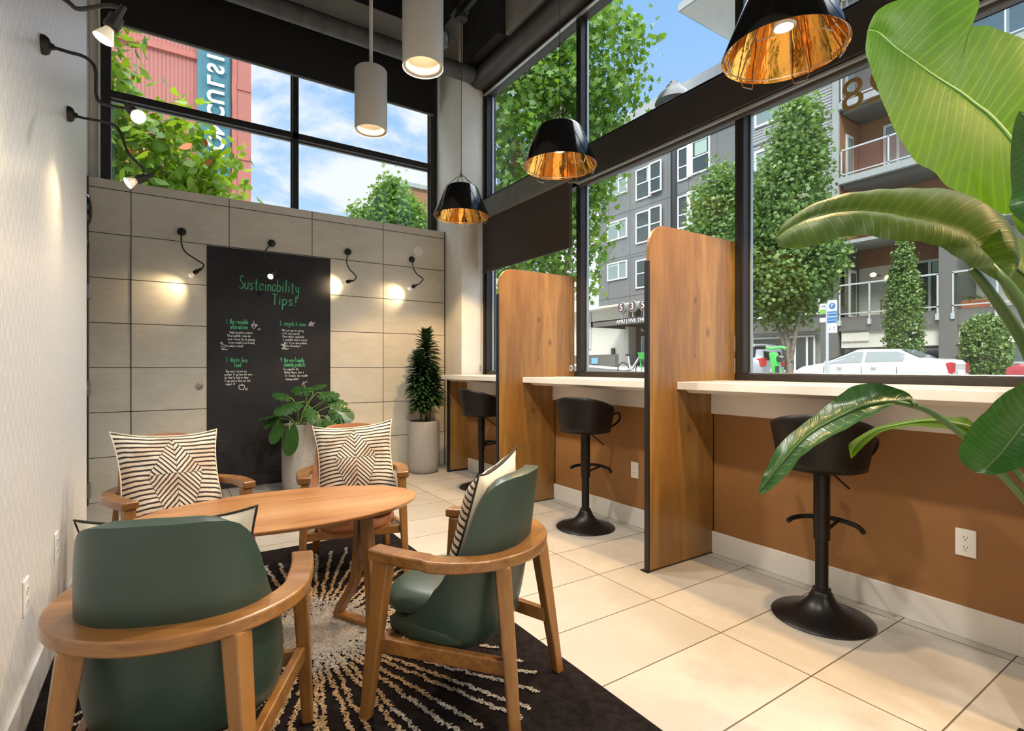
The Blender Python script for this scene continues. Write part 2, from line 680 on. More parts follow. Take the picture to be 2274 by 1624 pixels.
c = t.mix(t.m('MULTIPLY', seam, .7), c, C3(.09, .06, .045))
t.l.new(c, b.inputs['Base Color'])
b.inputs['Roughness'].default_value = .85
bn = t.add('ShaderNodeBump')
bn.inputs['Strength'].default_value = .6
bn.inputs['Distance'].default_value = .004
t.l.new(t.m('SUBTRACT', 1.0, st), bn.inputs['Height'])
t.l.new(bn.outputs[0], b.inputs['Normal'])

# wallpaper: tall faint zigzag weave on grey-white
m = bpy.data.materials.new('wallpaper')
m.use_nodes = True
M['wallpaper'] = m
t = NT(m.node_tree)
b = t.n['Principled BSDF']
tcn = t.add('ShaderNodeTexCoord')
x, y, z = t.xyz(tcn.outputs['Object'])
tri = t.m('ABSOLUTE', t.m('SUBTRACT', t.m('FRACT', t.m('MULTIPLY', y, 15.0)), .5))
zz = t.m('ADD', t.m('MULTIPLY', z, 11.0), t.m('MULTIPLY', tri, 1.9))
sv = t.m('ABSOLUTE', t.m('SUBTRACT', t.m('FRACT', zz), .5))
nn = t.noise(t.scale(tcn.outputs['Object'], (1, 1, .25)), 160, 3, .7)
big = t.noise(tcn.outputs['Object'], 1.3, 2)
f = t.m('MULTIPLY', t.sm(sv, .14, .32), t.sm(nn, .35, .6))
c = t.mix(f, C3(.66, .655, .64), C3(.80, .795, .78))
t.l.new(c, b.inputs['Base Color'])
b.inputs['Roughness'].default_value = .38
b.inputs['Specular IOR Level'].default_value = .6

# rug tufts: pale near the centre and at the tips, golden in between
m = bpy.data.materials.new('rug_tuft')
m.use_nodes = True
M['rug_tuft'] = m
t = NT(m.node_tree)
b = t.n['Principled BSDF']
at = t.add('ShaderNodeAttribute', attribute_name='rnd')
a2 = t.add('ShaderNodeAttribute', attribute_name='ring')
c = t.mix(at.outputs['Fac'], C3(.23, .205, .175), C3(.42, .385, .335))
c2 = t.mix(at.outputs['Fac'], C3(.26, .165, .08), C3(.43, .295, .16))
t.l.new(t.mix(a2.outputs['Fac'], c, c2), b.inputs['Base Color'])
b.inputs['Roughness'].default_value = .95

leafmat('leaf_maple', C3(.05, .13, .018), C3(.17, .33, .045), .32)
leafmat('leaf_far', C3(.07, .15, .035), C3(.20, .33, .08), .25)
leafmat('leaf_sunny', C3(.06, .15, .015), C3(.24, .38, .045), .45)
leafmat('leaf_conifer', C3(.07, .15, .03), C3(.19, .29, .06), .1)
leafmat('leaf_monstera', C3(.02, .075, .018), C3(.06, .17, .035), .2, .28)
leafmat('leaf_dracaena', C3(.012, .035, .014), C3(.035, .085, .025), .08, .3)
leafmat('leaf_bright', C3(.04, .13, .003), C3(.065, .19, .006), .62, .55, vein=30)
leafmat('leaf_olive', C3(.04, .085, .008), C3(.06, .12, .012), .35, .5, vein=30)
leafmat('leaf_deep', C3(.014, .06, .014), C3(.028, .095, .02), .2, .26, vein=22)
# ------------------------------------------------------------ room shell
YW = [5.175, 3.556, 1.993, .43, -1.13, -2.69]


def sbox(name, m, *a, **k):
    o = MB().box(*a).build(name, M[m], **k)
    return struct(o)


sbox('floor', 'floor_tile', -.66, 3.1, -3.0, 5.95, -.06, 0)
sbox('ceiling', 'ceiling_black', -.66, 3.2, -3.0, 6.0, 5.2, 5.3)
sbox('wall_left', 'wallpaper', -.50, -.385, -3.0, 3.95, 0, 5.2, bevel=.006)
sbox('wall_alcove', 'plaster_grey', -.66, -.548, 3.95, 5.95, 0, 5.2)
sbox('wall_front', 'plaster_white', -.66, 3.2, -3.12, -3.0, 0, 5.2)
sbox('wall_back', 'wall_tile', -.548, 2.757, 5.62, 5.95, 0, 2.748)
sbox('wall_column', 'plaster_white', 2.765, 3.2, 5.20, 6.0, 0, 5.2)
wr = MB()
wr.box(2.838, 3.16, -3.0, 5.2, 0, 1.0)
struct(wr.build('wall_right', M['ochre_paint']))
sbox('wall_header', 'beam_dark', 3.0, 3.2, -3.0, 5.2, 4.32, 5.2)
sbox('wall_upper_back', 'beam_dark', -.548, 2.765, 5.84, 6.0, 4.95, 5.2)
sbox('wall_corner_strip', 'plaster_white', -.548, -.475, 5.84, 6.0, 2.748, 4.95)
struct(MB().box(2.822, 2.838, -3, 5.2, 0, .132).build('baseboard_right', M['trim_white'], bevel=.003))
struct(MB().box(-.385, -.372, -3, 3.95, 0, .12).build('baseboard_left', M['baseboard_grey'], bevel=.003))
struct(MB().box(.325, 1.436, 5.612, 5.62, 0, .115).build('baseboard_back', M['outlet_black']))
# dark joint lines at the wall corners
struct(MB().box(-.548, -.534, 5.60, 5.62, 0, 2.748).build('trim_1', M['steel_dark']))
struct(MB().box(2.757, 2.765, 5.61, 5.63, 0, 2.748).build('trim_2', M['beam_dark']))

# ceiling beams
struct(MB().box(-.548, 2.765, 5.30, 5.60, 4.60, 4.86).build('beam_grey_ceiling', M['beam_grey'], bevel=.008))
struct(MB().box(-.548, 2.80, 5.285, 5.30, 4.60, 4.615).build('trim_3', M['trim_white']))
struct(MB().box(2.78, 3.0, 4.45, 5.2, 4.50, 5.2).build('beam_black_corner', M['ceiling_black']))
struct(MB().box(2.86, 3.0, -3.0, 4.45, 4.50, 5.2).build('beam_window_side', M['beam_grey'], bevel=.01))
struct(MB().box(2.80, 2.86, -3.0, 4.45, 4.86, 4.90).build('trim_4', M['beam_grey']))
# roller shade housing above the windows
cs = []
for k in range(13):
    a = PI * .5 + PI * k / 12
    cs.append((2.95 + .10 * math.cos(a), 4.40 + .10 * math.sin(a)))
cs += [(3.06, 4.30), (3.06, 4.50)]
struct(MB().prism(cs, -3.0, 5.18, 'y').build('trim_5', M['fascia_brown'], smooth=True))


def window(name, parts):
    e = empty(name)
    struct(e)
    for nm, mb, mm in parts:
        mb.build(nm, M[mm], e, bevel=.004 if nm != 'glass_pane' else 0)
    return e


# right-hand window wall, bay by bay
n = 2
for y1, y0 in zip(YW, YW[1:]):
    hw = .03
    # lower window
    f = MB()
    f.box(3.06, 3.16, y0, y1, 1.063, 1.105)
    f.box(3.06, 3.16, y0, y1, 2.765, 2.84)
    f.box(3.06, 3.16, y0, y0 + hw, 1.105, 2.765)
    f.box(3.06, 3.16, y1 - hw, y1, 1.105, 2.765)
    li = MB()
    li.box(3.125, 3.15, y0 + hw, y0 + hw + .012, 1.105, 2.765)
    li.box(3.125, 3.15, y1 - hw - .012, y1 - hw, 1.105, 2.765)
    li.box(3.11, 3.155, y0 + hw, y1 - hw, 1.105, 1.113)
    g = MB().box(3.112, 3.118, y0 + hw, y1 - hw, 1.105, 2.765)
    window('window_%d' % n, [('window_frame', f, 'bronze'), ('glazing_bead', li, 'alu_light'), ('glass_pane', g, 'window_glass')])
    n += 1
    f = MB()
    f.box(3.06, 3.16, y0, y1, 3.03, 3.09)
    f.box(3.06, 3.16, y0, y1, 4.25, 4.33)
    f.box(3.06, 3.16, y0, y0 + hw, 3.09, 4.25)
    f.box(3.06, 3.16, y1 - hw, y1, 3.09, 4.25)
    li = MB()
    li.box(3.125, 3.15, y0 + hw, y0 + hw + .012, 3.09, 4.25)
    li.box(3.125, 3.15, y1 - hw - .012, y1 - hw, 3.09, 4.25)
    g = MB().box(3.112, 3.118, y0 + hw, y1 - hw, 3.09, 4.25)
    window('window_%d' % n, [('window_frame', f, 'bronze'), ('glazing_bead', li, 'alu_light'), ('glass_pane', g, 'window_glass')])
    n += 1
# jamb by the column
struct(MB().box(3.04, 3.2, 5.175, 5.2, 1.06, 4.33).build('trim_6', M['bronze']))

# transom band: dark fascia that hides the rolled shades
struct(MB().box(2.985, 3.14, -3.0, 3.556, 2.765, 3.030).build('trim_7', M['fascia_brown'], bevel=.01))
struct(MB().box(2.985, 3.14, 3.556, 5.175, 2.815, 3.030).build('trim_8', M['fascia_grey'], bevel=.01))
struct(MB().box(2.99, 3.055, -3.0, 3.50, 2.742, 2.757).build('trim_9', M['alu_light']))
struct(MB().tube([(3.03, -3.0, 2.735), (3.03, 3.50, 2.735)], .014).build('trim_10', M['fascia_brown']))
struct(MB().box(3.03, 3.062, -3.0, 5.175, 4.248, 4.262).build('trim_11', M['alu_light']))

# back window: X -0.47..2.71, one centre post, one rail
f = MB()
f.box(-.475, -.414, 5.84, 5.94, 2.748, 4.95)
f.box(2.684, 2.765, 5.84, 5.94, 2.748, 4.95)
f.box(1.115, 1.172, 5.84, 5.94, 2.748, 4.95)
f.box(-.414, 2.684, 5.84, 5.94, 3.545, 3.61)
f.box(-.414, 2.684, 5.84, 5.94, 2.748, 2.79)
f.box(-.414, 2.684, 5.84, 5.94, 4.90, 4.95)
li = MB()
for xa in (-.414, 1.172):
    li.box(xa, xa + .012, 5.895, 5.92, 2.79, 4.9)
for xa in (1.103, 2.672):
    li.box(xa, xa + .012, 5.895, 5.92, 2.79, 4.9)
li.box(-.414, 2.684, 5.895, 5.93, 3.53, 3.545)
g = MB()
g.box(-.414, 1.115, 5.888, 5.894, 2.79, 4.9)
g.box(1.172, 2.684, 5.888, 5.894, 2.79, 4.9)
window('window_1', [('window_frame', f, 'bronze'), ('glazing_bead', li, 'fascia_grey'), ('glass_pane', g, 'window_glass')])
struct(MB().box(-.487, -.475, 5.80, 5.84, 2.748, 4.95).build('trim_12', M['trim_white']))

# concealed door in the tiled wall, beside the chalkboard
dr = struct(MB().box(-.2475, .321, 5.612, 5.62, .004, 2.284).build('door_1', M['wall_tile']))
kb = MB().lathe([(0, -.028), (.012, -.028), (.016, -.024), (.018, -.012), (.03, -.010), (.033, -.004), (.034, 0)], 20, (.262, 5.612, .972), 'y')
kb.build('lock_knob', M['steel'], dr, smooth=True)
# steel door in the alcove, seen edge on
dd = struct(MB().box(-.548, -.538, 4.60, 5.54, 0, 2.13).build('door_2', M['steel_dark']))
for zz in (1.77, .97, .13):
    MB().box(-.538, -.512, 5.50, 5.56, zz - .06, zz + .06).build('hinge', M['steel'], dd, bevel=.004)
MB().tube([(-.53, 4.75, 1.0), (-.47, 4.75, 1.0), (-.47, 4.87, 1.0)], .009).build('door_handle', M['steel'], dd, smooth=True)
df = MB()
df.box(-.548, -.53, 5.54, 5.60, 0, 2.19)
df.box(-.548, -.53, 4.54, 5.60, 2.13, 2.19)
struct(df.build('trim_13', M['steel_dark']))
tag(MB().ball((-.52, 5.35, 2.40), (.035, .07, .13)).build('wall_sensor', M['gloss_black'], smooth=True), 'glossy black oval device on the narrow wall above the steel door', 'sensor')

# duct under the beam
du = MB()
NX = 17
prof = []
for k in range(NX + 1):
    xx = -.54 + 3.38 * k / NX
    prof += [(.085, xx - .004), (.089, xx), (.085, xx + .004)]
du.lathe(prof, 28, (0, 5.10, 4.39), 'x')
tag(du.build('duct', M['duct'], smooth='all'), 'dark spiral ventilation duct running under the grey ceiling beam', 'duct')

# shades
e = empty('roller_shade', (0, 5.80, 0))
tag(e, 'wide black roller shade pulled down over the top of the back window', 'roller shade')
MB().box(-.45, 2.70, 0, .004, 4.20, 4.96).build('shade_fabric', M['shade_black'], e)
MB().box(-.45, 2.70, -.008, .012, 4.178, 4.20).build('hem_bar', M['fascia_grey'], e, bevel=.003)
e = empty('roller_shade', (3.02, 0, 0))
tag(e, 'dark brown roller shade lowered beside the white corner column', 'roller shade')
MB().box(0, .004, 3.60, 5.165, 2.25, 2.815).build('shade_fabric', M['shade_brown'], e)
hb = MB().box(-.008, .012, 3.60, 5.165, 2.215, 2.25)
hb.build('hem_bar', M['shade_brown'], e, bevel=.004)
for i, yy in enumerate((3.585, 5.19)):
    ch = MB()
    for s in (-.014, .014):
        ch.tube([(3.0, yy + s, 2.80), (3.0, yy + s, 1.16)], .0022, 5)
    for k in range(0, 105):
        for s in (-.014, .014):
            ch.ball((3.0, yy + s, 2.80 - k * .0156), .0036, 5, 3)
    c = ch.build('shade_chain', M['chain_steel'], None, smooth=True)
    tag(c, ['pair of beaded shade chains hanging in front of the wooden divider nearest the back wall', 'pair of beaded shade chains hanging against the white corner column'][i], 'chain', 'shade pull chains')
    cr = MB()
    for k in range(8):
        a = k * PI / 4
        cr.ball((3.0, yy + .018 * math.cos(a), 1.14 + .022 * math.sin(a)), .009, 6, 4)
    cr.build('crystal_stop', M['crystal'], c, smooth=True)

# ------------------------------------------------------------ counters, dividers, outlets
seg = [(5.156, 3.604 + .0235), (3.6025, 2.02 + .0235), (2.0185, .449 + .0235)]
labs = ['white stone counter beside the column, farthest section',
        'white stone counter between the two tall wooden dividers',
        'white stone counter behind the big leaves, nearest section']
for i, (y1, y0) in enumerate(seg):
    e = empty('window_counter', (0, y0, 0))
    tag(e, labs[i], 'counter', 'white counter sections under the window')
    L = y1 - y0
    MB().box(2.49, 3.06, 0, L, 1.018, 1.063).build('counter_top', M['counter_stone'], e, bevel=.003)
    p = [(2.56, 1.018), (2.838, 1.018), (2.838, .995), (2.60, .995)]
    MB().prism(p, .0, L, 'y').build('under_board', M['apron_white'], e)
    MB().box(2.806, 2.838, 0, L, .862, .996).build('apron_board', M['apron_white'], e, bevel=.003)


def divider(y, lab, small=False):
    e = empty('divider_panel', (0, y, 0))
    tag(e, lab, 'divider', 'wooden dividers of the window counter')
    if small:
        MB().box(2.60, 2.84, 0, .022, .02, 1.016).build('board', M['partition_ply'], e, bevel=.002)
        f = MB()
        f.box(2.576, 2.60, -.003, .028, 0, 1.016)
        f.box(2.60, 2.84, -.003, .028, 0, .02)
        f.build('edge_trim', M['black_metal'], e)
        return e
    r = .13
    poly = [(3.056, 1.066), (3.056, 1.957)]
    for k in range(9):
        a = PI / 2 + PI / 2 * k / 8
        poly.append((2.258 + r + r * math.cos(a), 1.957 - r + r * math.sin(a)))
    poly += [(2.258, .006), (2.820, .006), (2.820, .14), (2.836, .14), (2.836, 1.066)]
    MB().prism(poly, 0, .022, 'y').build('board', M['partition_ply'], e, bevel=.0015)
    f = MB()
    f.box(2.246, 2.2585, -.003, .026, .004, 1.743)
    f.box(2.830, 2.836, -.003, .0, .14, .862)
    f.box(2.236, 2.262, -.006, .05, 0, .004)
    f.box(2.258, 2.822, -.003, .0, 0, .006)
    f.build('edge_trim', M['black_metal'], e)
    return e


divider(5.18 - .022, 'low wooden panel with black edge closing the far end of the counter', True)
divider(3.604, 'tall round-cornered wooden divider with three dark knots, between far and middle stools')
divider(2.02, 'tall round-cornered wooden divider between the middle stool and the nearest stool')
divider(.449, 'wooden divider past the nearest stool, only its dark foot in the picture')


def outlet(loc, rz, lab, m='outlet_white', sl='outlet_slot', grp='white duplex wall outlets'):
    """faces local -Y"""
    e = empty('wall_outlet', loc, rz)
    tag(e, lab, 'outlet', grp)
    MB().box(-.036, .036, -.006, 0, -.058, .058).build('cover_plate', M[m], e, bevel=.003)
    for s in (-1, 1):
        r = MB().prism([(.017 * math.cos(a) * 1.0, s * .021 + .0145 * math.sin(a)) for a in [k * PI / 8 for k in range(16)]], -.0075, -.006, 'y')
        rc = r.build('receptacle', M[m], e, bevel=.001)
        q = MB()
        for dx in (-.006, .006):
            q.box(dx - .001, dx + .001, -.0082, -.0075, s * .021 - .001, s * .021 + .007)
        q.box(-.002, .002, -.0082, -.0075, s * .021 - .009, s * .021 - .005)
        q.build('slots', M[sl], rc)
    return e


outlet((2.838, .792, .402), -PI / 2, 'white wall outlet under the nearest counter, right of the nearest stool')
outlet((2.838, 2.674, .402), -PI / 2, 'white wall outlet behind the middle stool, beside the tall divider')
outlet((2.838, 4.53, .402), -PI / 2, 'white wall outlet in the farthest bay, partly behind the divider')
outlet((-.385, 2.322, .395), PI / 2, 'white wall outlet low on the papered wall above the near chair rail')
outlet((-.385, 2.901, .395), PI / 2, 'white wall outlet low on the papered wall, the one farther into the room')
outlet((.445, 5.606, .400), 0, 'black wall outlet low on the dark chalkboard', 'outlet_black', 'outlet_slot', 'black outlet on the chalkboard')

# round grey cover on the tile wall
tag(MB().lathe([(0, -.012), (.055, -.012), (.062, -.008), (.064, 0)], 32, (2.422, 5.62, 2.48), 'y').build('round_cover', M['plaster_white'], smooth=True),
    'plain round pale cover plate on the tiled wall above the rightmost lamp', 'cover plate')

# ------------------------------------------------------------ chalkboard with lettering
cb = tag(MB().box(.321, 1.438, 5.606, 5.62, .115, 2.276).build('chalkboard', M['chalkboard'], bevel=.002), 'tall black chalkboard panel with green and white handwriting on the tiled wall', 'chalkboard')
GL = {
 'a': [[(.8, .9), (.4, 1), (.05, .6), (.2, .05), (.6, .1), (.8, .5)], [(.8, 1), (.8, 0)]],
 'b': [[(.1, 1.9), (.1, 0)], [(.1, .7), (.5, 1), (.85, .6), (.6, .05), (.1, .15)]],
 'c': [[(.8, .85), (.45, 1), (.08, .5), (.4, 0), (.8, .15)]],
 'd': [[(.8, 1.9), (.8, 0)], [(.8, .7), (.4, 1), (.05, .5), (.35, 0), (.8, .2)]],
 'e': [[(.08, .5), (.8, .55), (.6, .98), (.2, .85), (.08, .4), (.4, 0), (.8, .15)]],
 'f': [[(.75, 1.8), (.4, 1.9), (.3, 1.5), (.3, 0)], [(.05, .95), (.65, .95)]],
 'g': [[(.8, .9), (.4, 1), (.05, .6), (.3, .1), (.8, .4)], [(.8, 1), (.8, -.5), (.4, -.8), (.1, -.6)]],
 'h': [[(.1, 1.9), (.1, 0)], [(.1, .6), (.5, 1), (.8, .7), (.8, 0)]],
 'i': [[(.3, 1), (.3, 0)], [(.3, 1.4), (.3, 1.5)]],
 'j': [[(.5, 1), (.5, -.5), (.1, -.7)], [(.5, 1.4), (.5, 1.5)]],
 'k': [[(.1, 1.9), (.1, 0)], [(.7, 1), (.1, .45), (.8, 0)]],
 'l': [[(.3, 1.9), (.3, 0)]],
 'm': [[(.08, 1), (.08, 0)], [(.08, .7), (.3, 1), (.48, .7), (.48, 0)], [(.48, .7), (.72, 1), (.9, .7), (.9, 0)]],
 'n': [[(.1, 1), (.1, 0)], [(.1, .65), (.5, 1), (.8, .65), (.8, 0)]],
 'o': [[(.45, 1), (.08, .6), (.3, 0), (.75, .15), (.8, .7), (.45, 1)]],
 'p': [[(.1, 1), (.1, -.8)], [(.1, .8), (.5, 1), (.85, .6), (.5, 0), (.1, .2)]],
 'r': [[(.15, 1), (.15, 0)], [(.15, .6), (.4, .95), (.7, .9)]],
 's': [[(.75, .9), (.4, 1), (.15, .75), (.7, .35), (.5, 0), (.1, .12)]],
 't': [[(.4, 1.6), (.4, .1), (.7, 0)], [(.05, 1.05), (.75, 1.05)]],
 'u': [[(.1, 1), (.12, .2), (.45, 0), (.78, .3)], [(.8, 1), (.8, 0)]],
 'v': [[(.08, 1), (.42, 0), (.8, 1)]],
 'w': [[(.05, 1), (.25, 0), (.48, .8), (.7, 0), (.92, 1)]],
 'x': [[(.1, 1), (.8, 0)], [(.8, 1), (.1, 0)]],
 'y': [[(.1, 1), (.2, .3), (.75, .35)], [(.8, 1), (.75, -.4), (.4, -.8), (.1, -.6)]],
 'z': [[(.1, 1), (.8, 1), (.1, 0), (.8, 0)]],
 'S': [[(.85, 1.75), (.45, 1.95), (.1, 1.6), (.25, 1.15), (.75, .75), (.85, .3), (.4, 0), (.05, .2)]],
 'T': [[(.0, 1.8), (1, 1.8)], [(.5, 1.8), (.5, 0)]],
 'U': [[(.1, 1.8), (.12, .3), (.5, 0), (.85, .3), (.85, 1.8)]],
 'W': [[(.0, 1.8), (.25, 0), (.5, 1.3), (.75, 0), (1, 1.8)]],
 'M': [[(.05, 0), (.1, 1.8), (.5, .7), (.9, 1.8), (.95, 0)]],
 'P': [[(.1, 0), (.1, 1.8)], [(.1, 1.8), (.75, 1.6), (.7, 1.0), (.1, .85)]],
 'D': [[(.1, 0), (.1, 1.8), (.75, 1.4), (.8, .5), (.1, 0)]],
 'B': [[(.1, 0), (.1, 1.8), (.7, 1.5), (.15, 1.0), (.8, .5), (.1, 0)]],
 'E': [[(.8, 1.8), (.1, 1.8), (.1, 0), (.8, 0)], [(.1, .95), (.65, .95)]],
 'I': [[(.3, 1.8), (.3, 0)]],
 'C': [[(.85, 1.6), (.45, 1.85), (.08, 1), (.4, 0), (.85, .2)]],
 '1': [[(.3, 1.7), (.3, 0)]], '2': [[(.1, 1.4), (.45, 1.8), (.8, 1.3), (.1, 0), (.85, 0)]],
 '3': [[(.1, 1.7), (.7, 1.6), (.35, 1), (.8, .5), (.4, 0), (.05, .2)]],
 '4': [[(.15, 1.7), (.1, .9), (.8, .9)], [(.75, 1.7), (.75, 0)]],
 '!': [[(.3, 1.8), (.3, .5)], [(.3, .12), (.3, .0)]], '.': [[(.2, .08), (.2, 0)]], ',': [[(.25, .1), (.12, -.25)]],
 '&': [[(.85, .3), (.45, 0), (.1, .35), (.6, 1.2), (.4, 1.6), (.2, 1.25), (.85, 0)]], "'": [[(.25, 1.8), (.2, 1.45)]], '-': [[(.1, .6), (.6, .6)]],
}
YB = 5.6048


def ribbon(mb, pts, wd):
    P = [Vector((p[0], 0, p[1])) for p in pts]
    if len(P) > 2:
        P = smooth_path(P, 3)
    L, R = [], []
    for i, p in enumerate(P):
        t = P[min(i + 1, len(P) - 1)] - P[max(i - 1, 0)]
        t = t.normalized() if t.length > 1e-9 else Vector((0, 0, 1))
        nn = Vector((-t.z, 0, t.x)) * wd / 2
        L.append((p.x + nn.x, YB, p.z + nn.z))
        R.append((p.x - nn.x, YB, p.z - nn.z))
    mb.grid([L, R])


def chalk(name, lines, m, x, z, h, wd, adv=.62, lead=2.9, slope=0.0):
    """h = x-height"""
    mb = MB()
    for li, (ind, s) in enumerate(lines):
        cx = x + ind
        cz = z - li * lead * h
        for ch in s:
            if ch != ' ':
                for stroke in GL.get(ch, []):
                    jz = random.uniform(-.06, .06)
                    ribbon(mb, [(cx + a * h * adv * 1.0 + b_ * h * .04, cz + (b_ + jz) * h + (cx - x) * slope) for a, b_ in stroke], wd)
            cx += h * adv * (1.25 if ch in 'mwMW' else .75 if ch in "il.,'!1" else 1.12)
    o = mb.build(name, M[m], cb, fix=False)
    return o


chalk('title_lettering', [(0, 'Sustainability')], 'chalk_green', .590, 1.900, .064, .0075, .60, slope=-.012)
chalk('title_lettering', [(0, 'Tips!')], 'chalk_green', .875, 1.765, .058, .0085, .86)
H1, W1 = .024, .005
chalk('heading_lettering', [(.0, '1. Use reusable'), (.035, 'alternatives')], 'chalk_green', .479, 1.560, H1, W1, .50, 2.05)
chalk('heading_lettering', [(0, '2. recycle & reuse')], 'chalk_green', .948, 1.563, H1, W1, .53)
chalk('heading_lettering', [(0, '3. Waste less'), (.07, 'food')], 'chalk_green', .475, 1.195, H1, W1, .56, 1.9)
chalk('heading_lettering', [(0, '4. Use eco-friendly'), (.03, 'cleaning products')], 'chalk_green', .955, 1.198, H1, W1, .46, 1.8)
H2, W2 = .0115, .0027
chalk('note_lettering', [(.02, 'Single use plastic products'), (.0, 'fill up landfills & harm the'), (.005, 'ocean. Prevent this by choosing'), (.01, 'to use reusable & eco-friendly'), (.01, 'products instead!')], 'chalk_white', .487, 1.468, H2, W2, .60, 2.8)
chalk('note_lettering', [(0, 'Make sure you are getting'), (.0, 'rid of waste smartly!'), (.005, 'Place rubbish, compostable'), (.01, '& recyclable items in correct'), (.02, 'bins. Try to reuse products'), (.02, 'before discarding it.')], 'chalk_white', .968, 1.506, H2, W2, .64, 2.7)
chalk('note_lettering', [(.01, 'Shop smart & do not over'), (0, 'purchase. If you have left overs,'), (0, 'eat them for lunch or dinner.'), (0, 'If you need to throw out food'), (.01, 'compost it!')], 'chalk_white', .466, 1.098, H2, W2, .58, 2.6)
chalk('note_lettering', [(.01, 'Try companies like'), (.02, "Method, Meyers, Dawn &"), (.03, "Dr. Bronners. Use reusable"), (.03, 'cleaning cloths!')], 'chalk_white', .970, 1.118, H2, W2, .66, 2.9)


def doodle(name, strokes, wd=.0045):
    mb = MB()
    for s_ in strokes:
        ribbon(mb, s_, wd)
    mb.build(name, M['chalk_white'], cb, fix=False)


def pl(cx, cz, s, L):
    return [[(cx + a * s, cz + b_ * s) for a, b_ in st_] for st_ in L]


doodle('cup_drawing', pl(.715, 1.545, .020, [[(-1, 1), (-.9, 0), (-.4, -1), (.4, -1), (.9, 0), (1, 1), (-1, 1)], [(-1, .5), (1, .5)], [(-.9, 0), (.9, 0)], [(1, .7), (1.6, .5), (1, -.1)], [(-.2, 1.4), (.1, 1.9), (-.2, 2.4)]]) + pl(.75, 1.515, .018, [[(0, 0), (1.2, .5)], [(0, -.5), (1.2, 0)]]))
doodle('recycling_drawing', pl(1.244, 1.590, .024, [[(-1, -.8), (0, 1), (1, -.8), (-1, -.8)], [(-.5, -.4), (0, .4), (.5, -.4), (-.5, -.4)], [(1, .2), (1.6, .9)]]), .006)
doodle('leaf_drawing', pl(.455, 1.350, .025, [[(-1, 1), (0, .2), (1, .1), (1.2, -.4), (0, -.5), (-1, -.3)], [(-1, 1), (-.4, 1.2), (-.1, .6)], [(-.8, -1.1), (.5, -1.1)], [(-.5, -1.5), (1.5, -1.5)]]), .005)
doodle('sprout_drawing', pl(.985, 1.350, .026, [[(0, -.8), (0, .4), (.5, 1), (.1, 1.1), (0, .4)], [(0, .3), (-1, .8), (-.3, 1), (0, .3)], [(-.7, -.8), (-.2, -.3), (.5, -.4), (.9, -.9), (-.7, -.8)], [(1, -1), (1.8, -.6)]]), .006)
doodle('apple_drawing', pl(.61, .955, .025, [[(0, .6), (-.6, .9), (-1, .2), (-.6, -.9), (0, -.7), (.6, -.9), (1, .2), (.6, .9), (0, .6)], [(0, .6), (.2, 1.3)], [(1.2, -.8), (2.0, -.3)], [(1.2, -1.2), (2.2, -.9)]]), .0055)
doodle('bottle_drawing', pl(1.17, .965, .028, [[(-.4, 1), (.2, 1.1), (.5, .8), (-.1, .5), (-.6, -.9), (.6, -1), (.3, 0), (0, .5)], [(.8, 1.2), (1.1, 1.5)], [(.9, 1), (1.3, 1.1)], [(.2, -1.3), (1.1, -1)], [(.4, -1.6), (1.2, -1.4)]]), .0045)
# ------------------------------------------------------------ rug
RX, RY, RZ = .475, 2.33, .012
rug = tag(MB().box(-.365, 1.30, 1.10, 3.54, 0, RZ).build('rug', M['rug_black'], bevel=.004), 'black rug with a pale radiating burst of tufts under the oval table', 'rug')


def tufts(name, pts, parent):
    """one fluffy mesh from many small loops of yarn: pts = (x, y, size, rnd, ring)"""
    ico = [(0, 0, 1), (.894, 0, .447), (.276, .851, .447), (-.724, .526, .447), (-.724, -.526, .447), (.276, -.851, .447), (.5, .3, -.2), (-.5, .3, -.2), (0, -.6, -.2)]
    fc = [(0, 1, 2), (0, 2, 3), (0, 3, 4), (0, 4, 5), (0, 5, 1), (1, 6, 2), (2, 7, 3), (3, 7, 4), (4, 8, 5), (5, 8, 1), (2, 6, 7), (1, 8, 6), (4, 7, 8)]
    V = np.array(ico)
    vs, fs, rn, rg = [], [], [], []
    for i, (x, y, s, r, g) in enumerate(pts):
        a = RNG.uniform(0, 6.28)
        ca, sa = math.cos(a), math.sin(a)
        W = V * np.array([s * 1.35, s * .62, s * .62])
        W = np.c_[W[:, 0] * ca - W[:, 1] * sa + x, W[:, 0] * sa + W[:, 1] * ca + y, W[:, 2] + RZ + s * .35]
        b0 = len(vs) and i * len(V)
        vs.append(W)
        fs += [tuple(i * len(V) + k for k in f) for f in fc]
        rn += [r] * len(V)
        rg += [g] * len(V)
    me = bpy.data.meshes.new(name)
    me.from_pydata(np.concatenate(vs).tolist(), [], fs)
    me.materials.append(M['rug_tuft'])
    for nm, arr in (('rnd', rn), ('ring', rg)):
        at = me.attributes.new(nm, 'FLOAT', 'POINT')
        at.data.foreach_set('value', arr)
    o = bpy.data.objects.new(name, me)
    COL.objects.link(o)
    o.parent = parent
    o['kind'] = 'stuff'
    return o


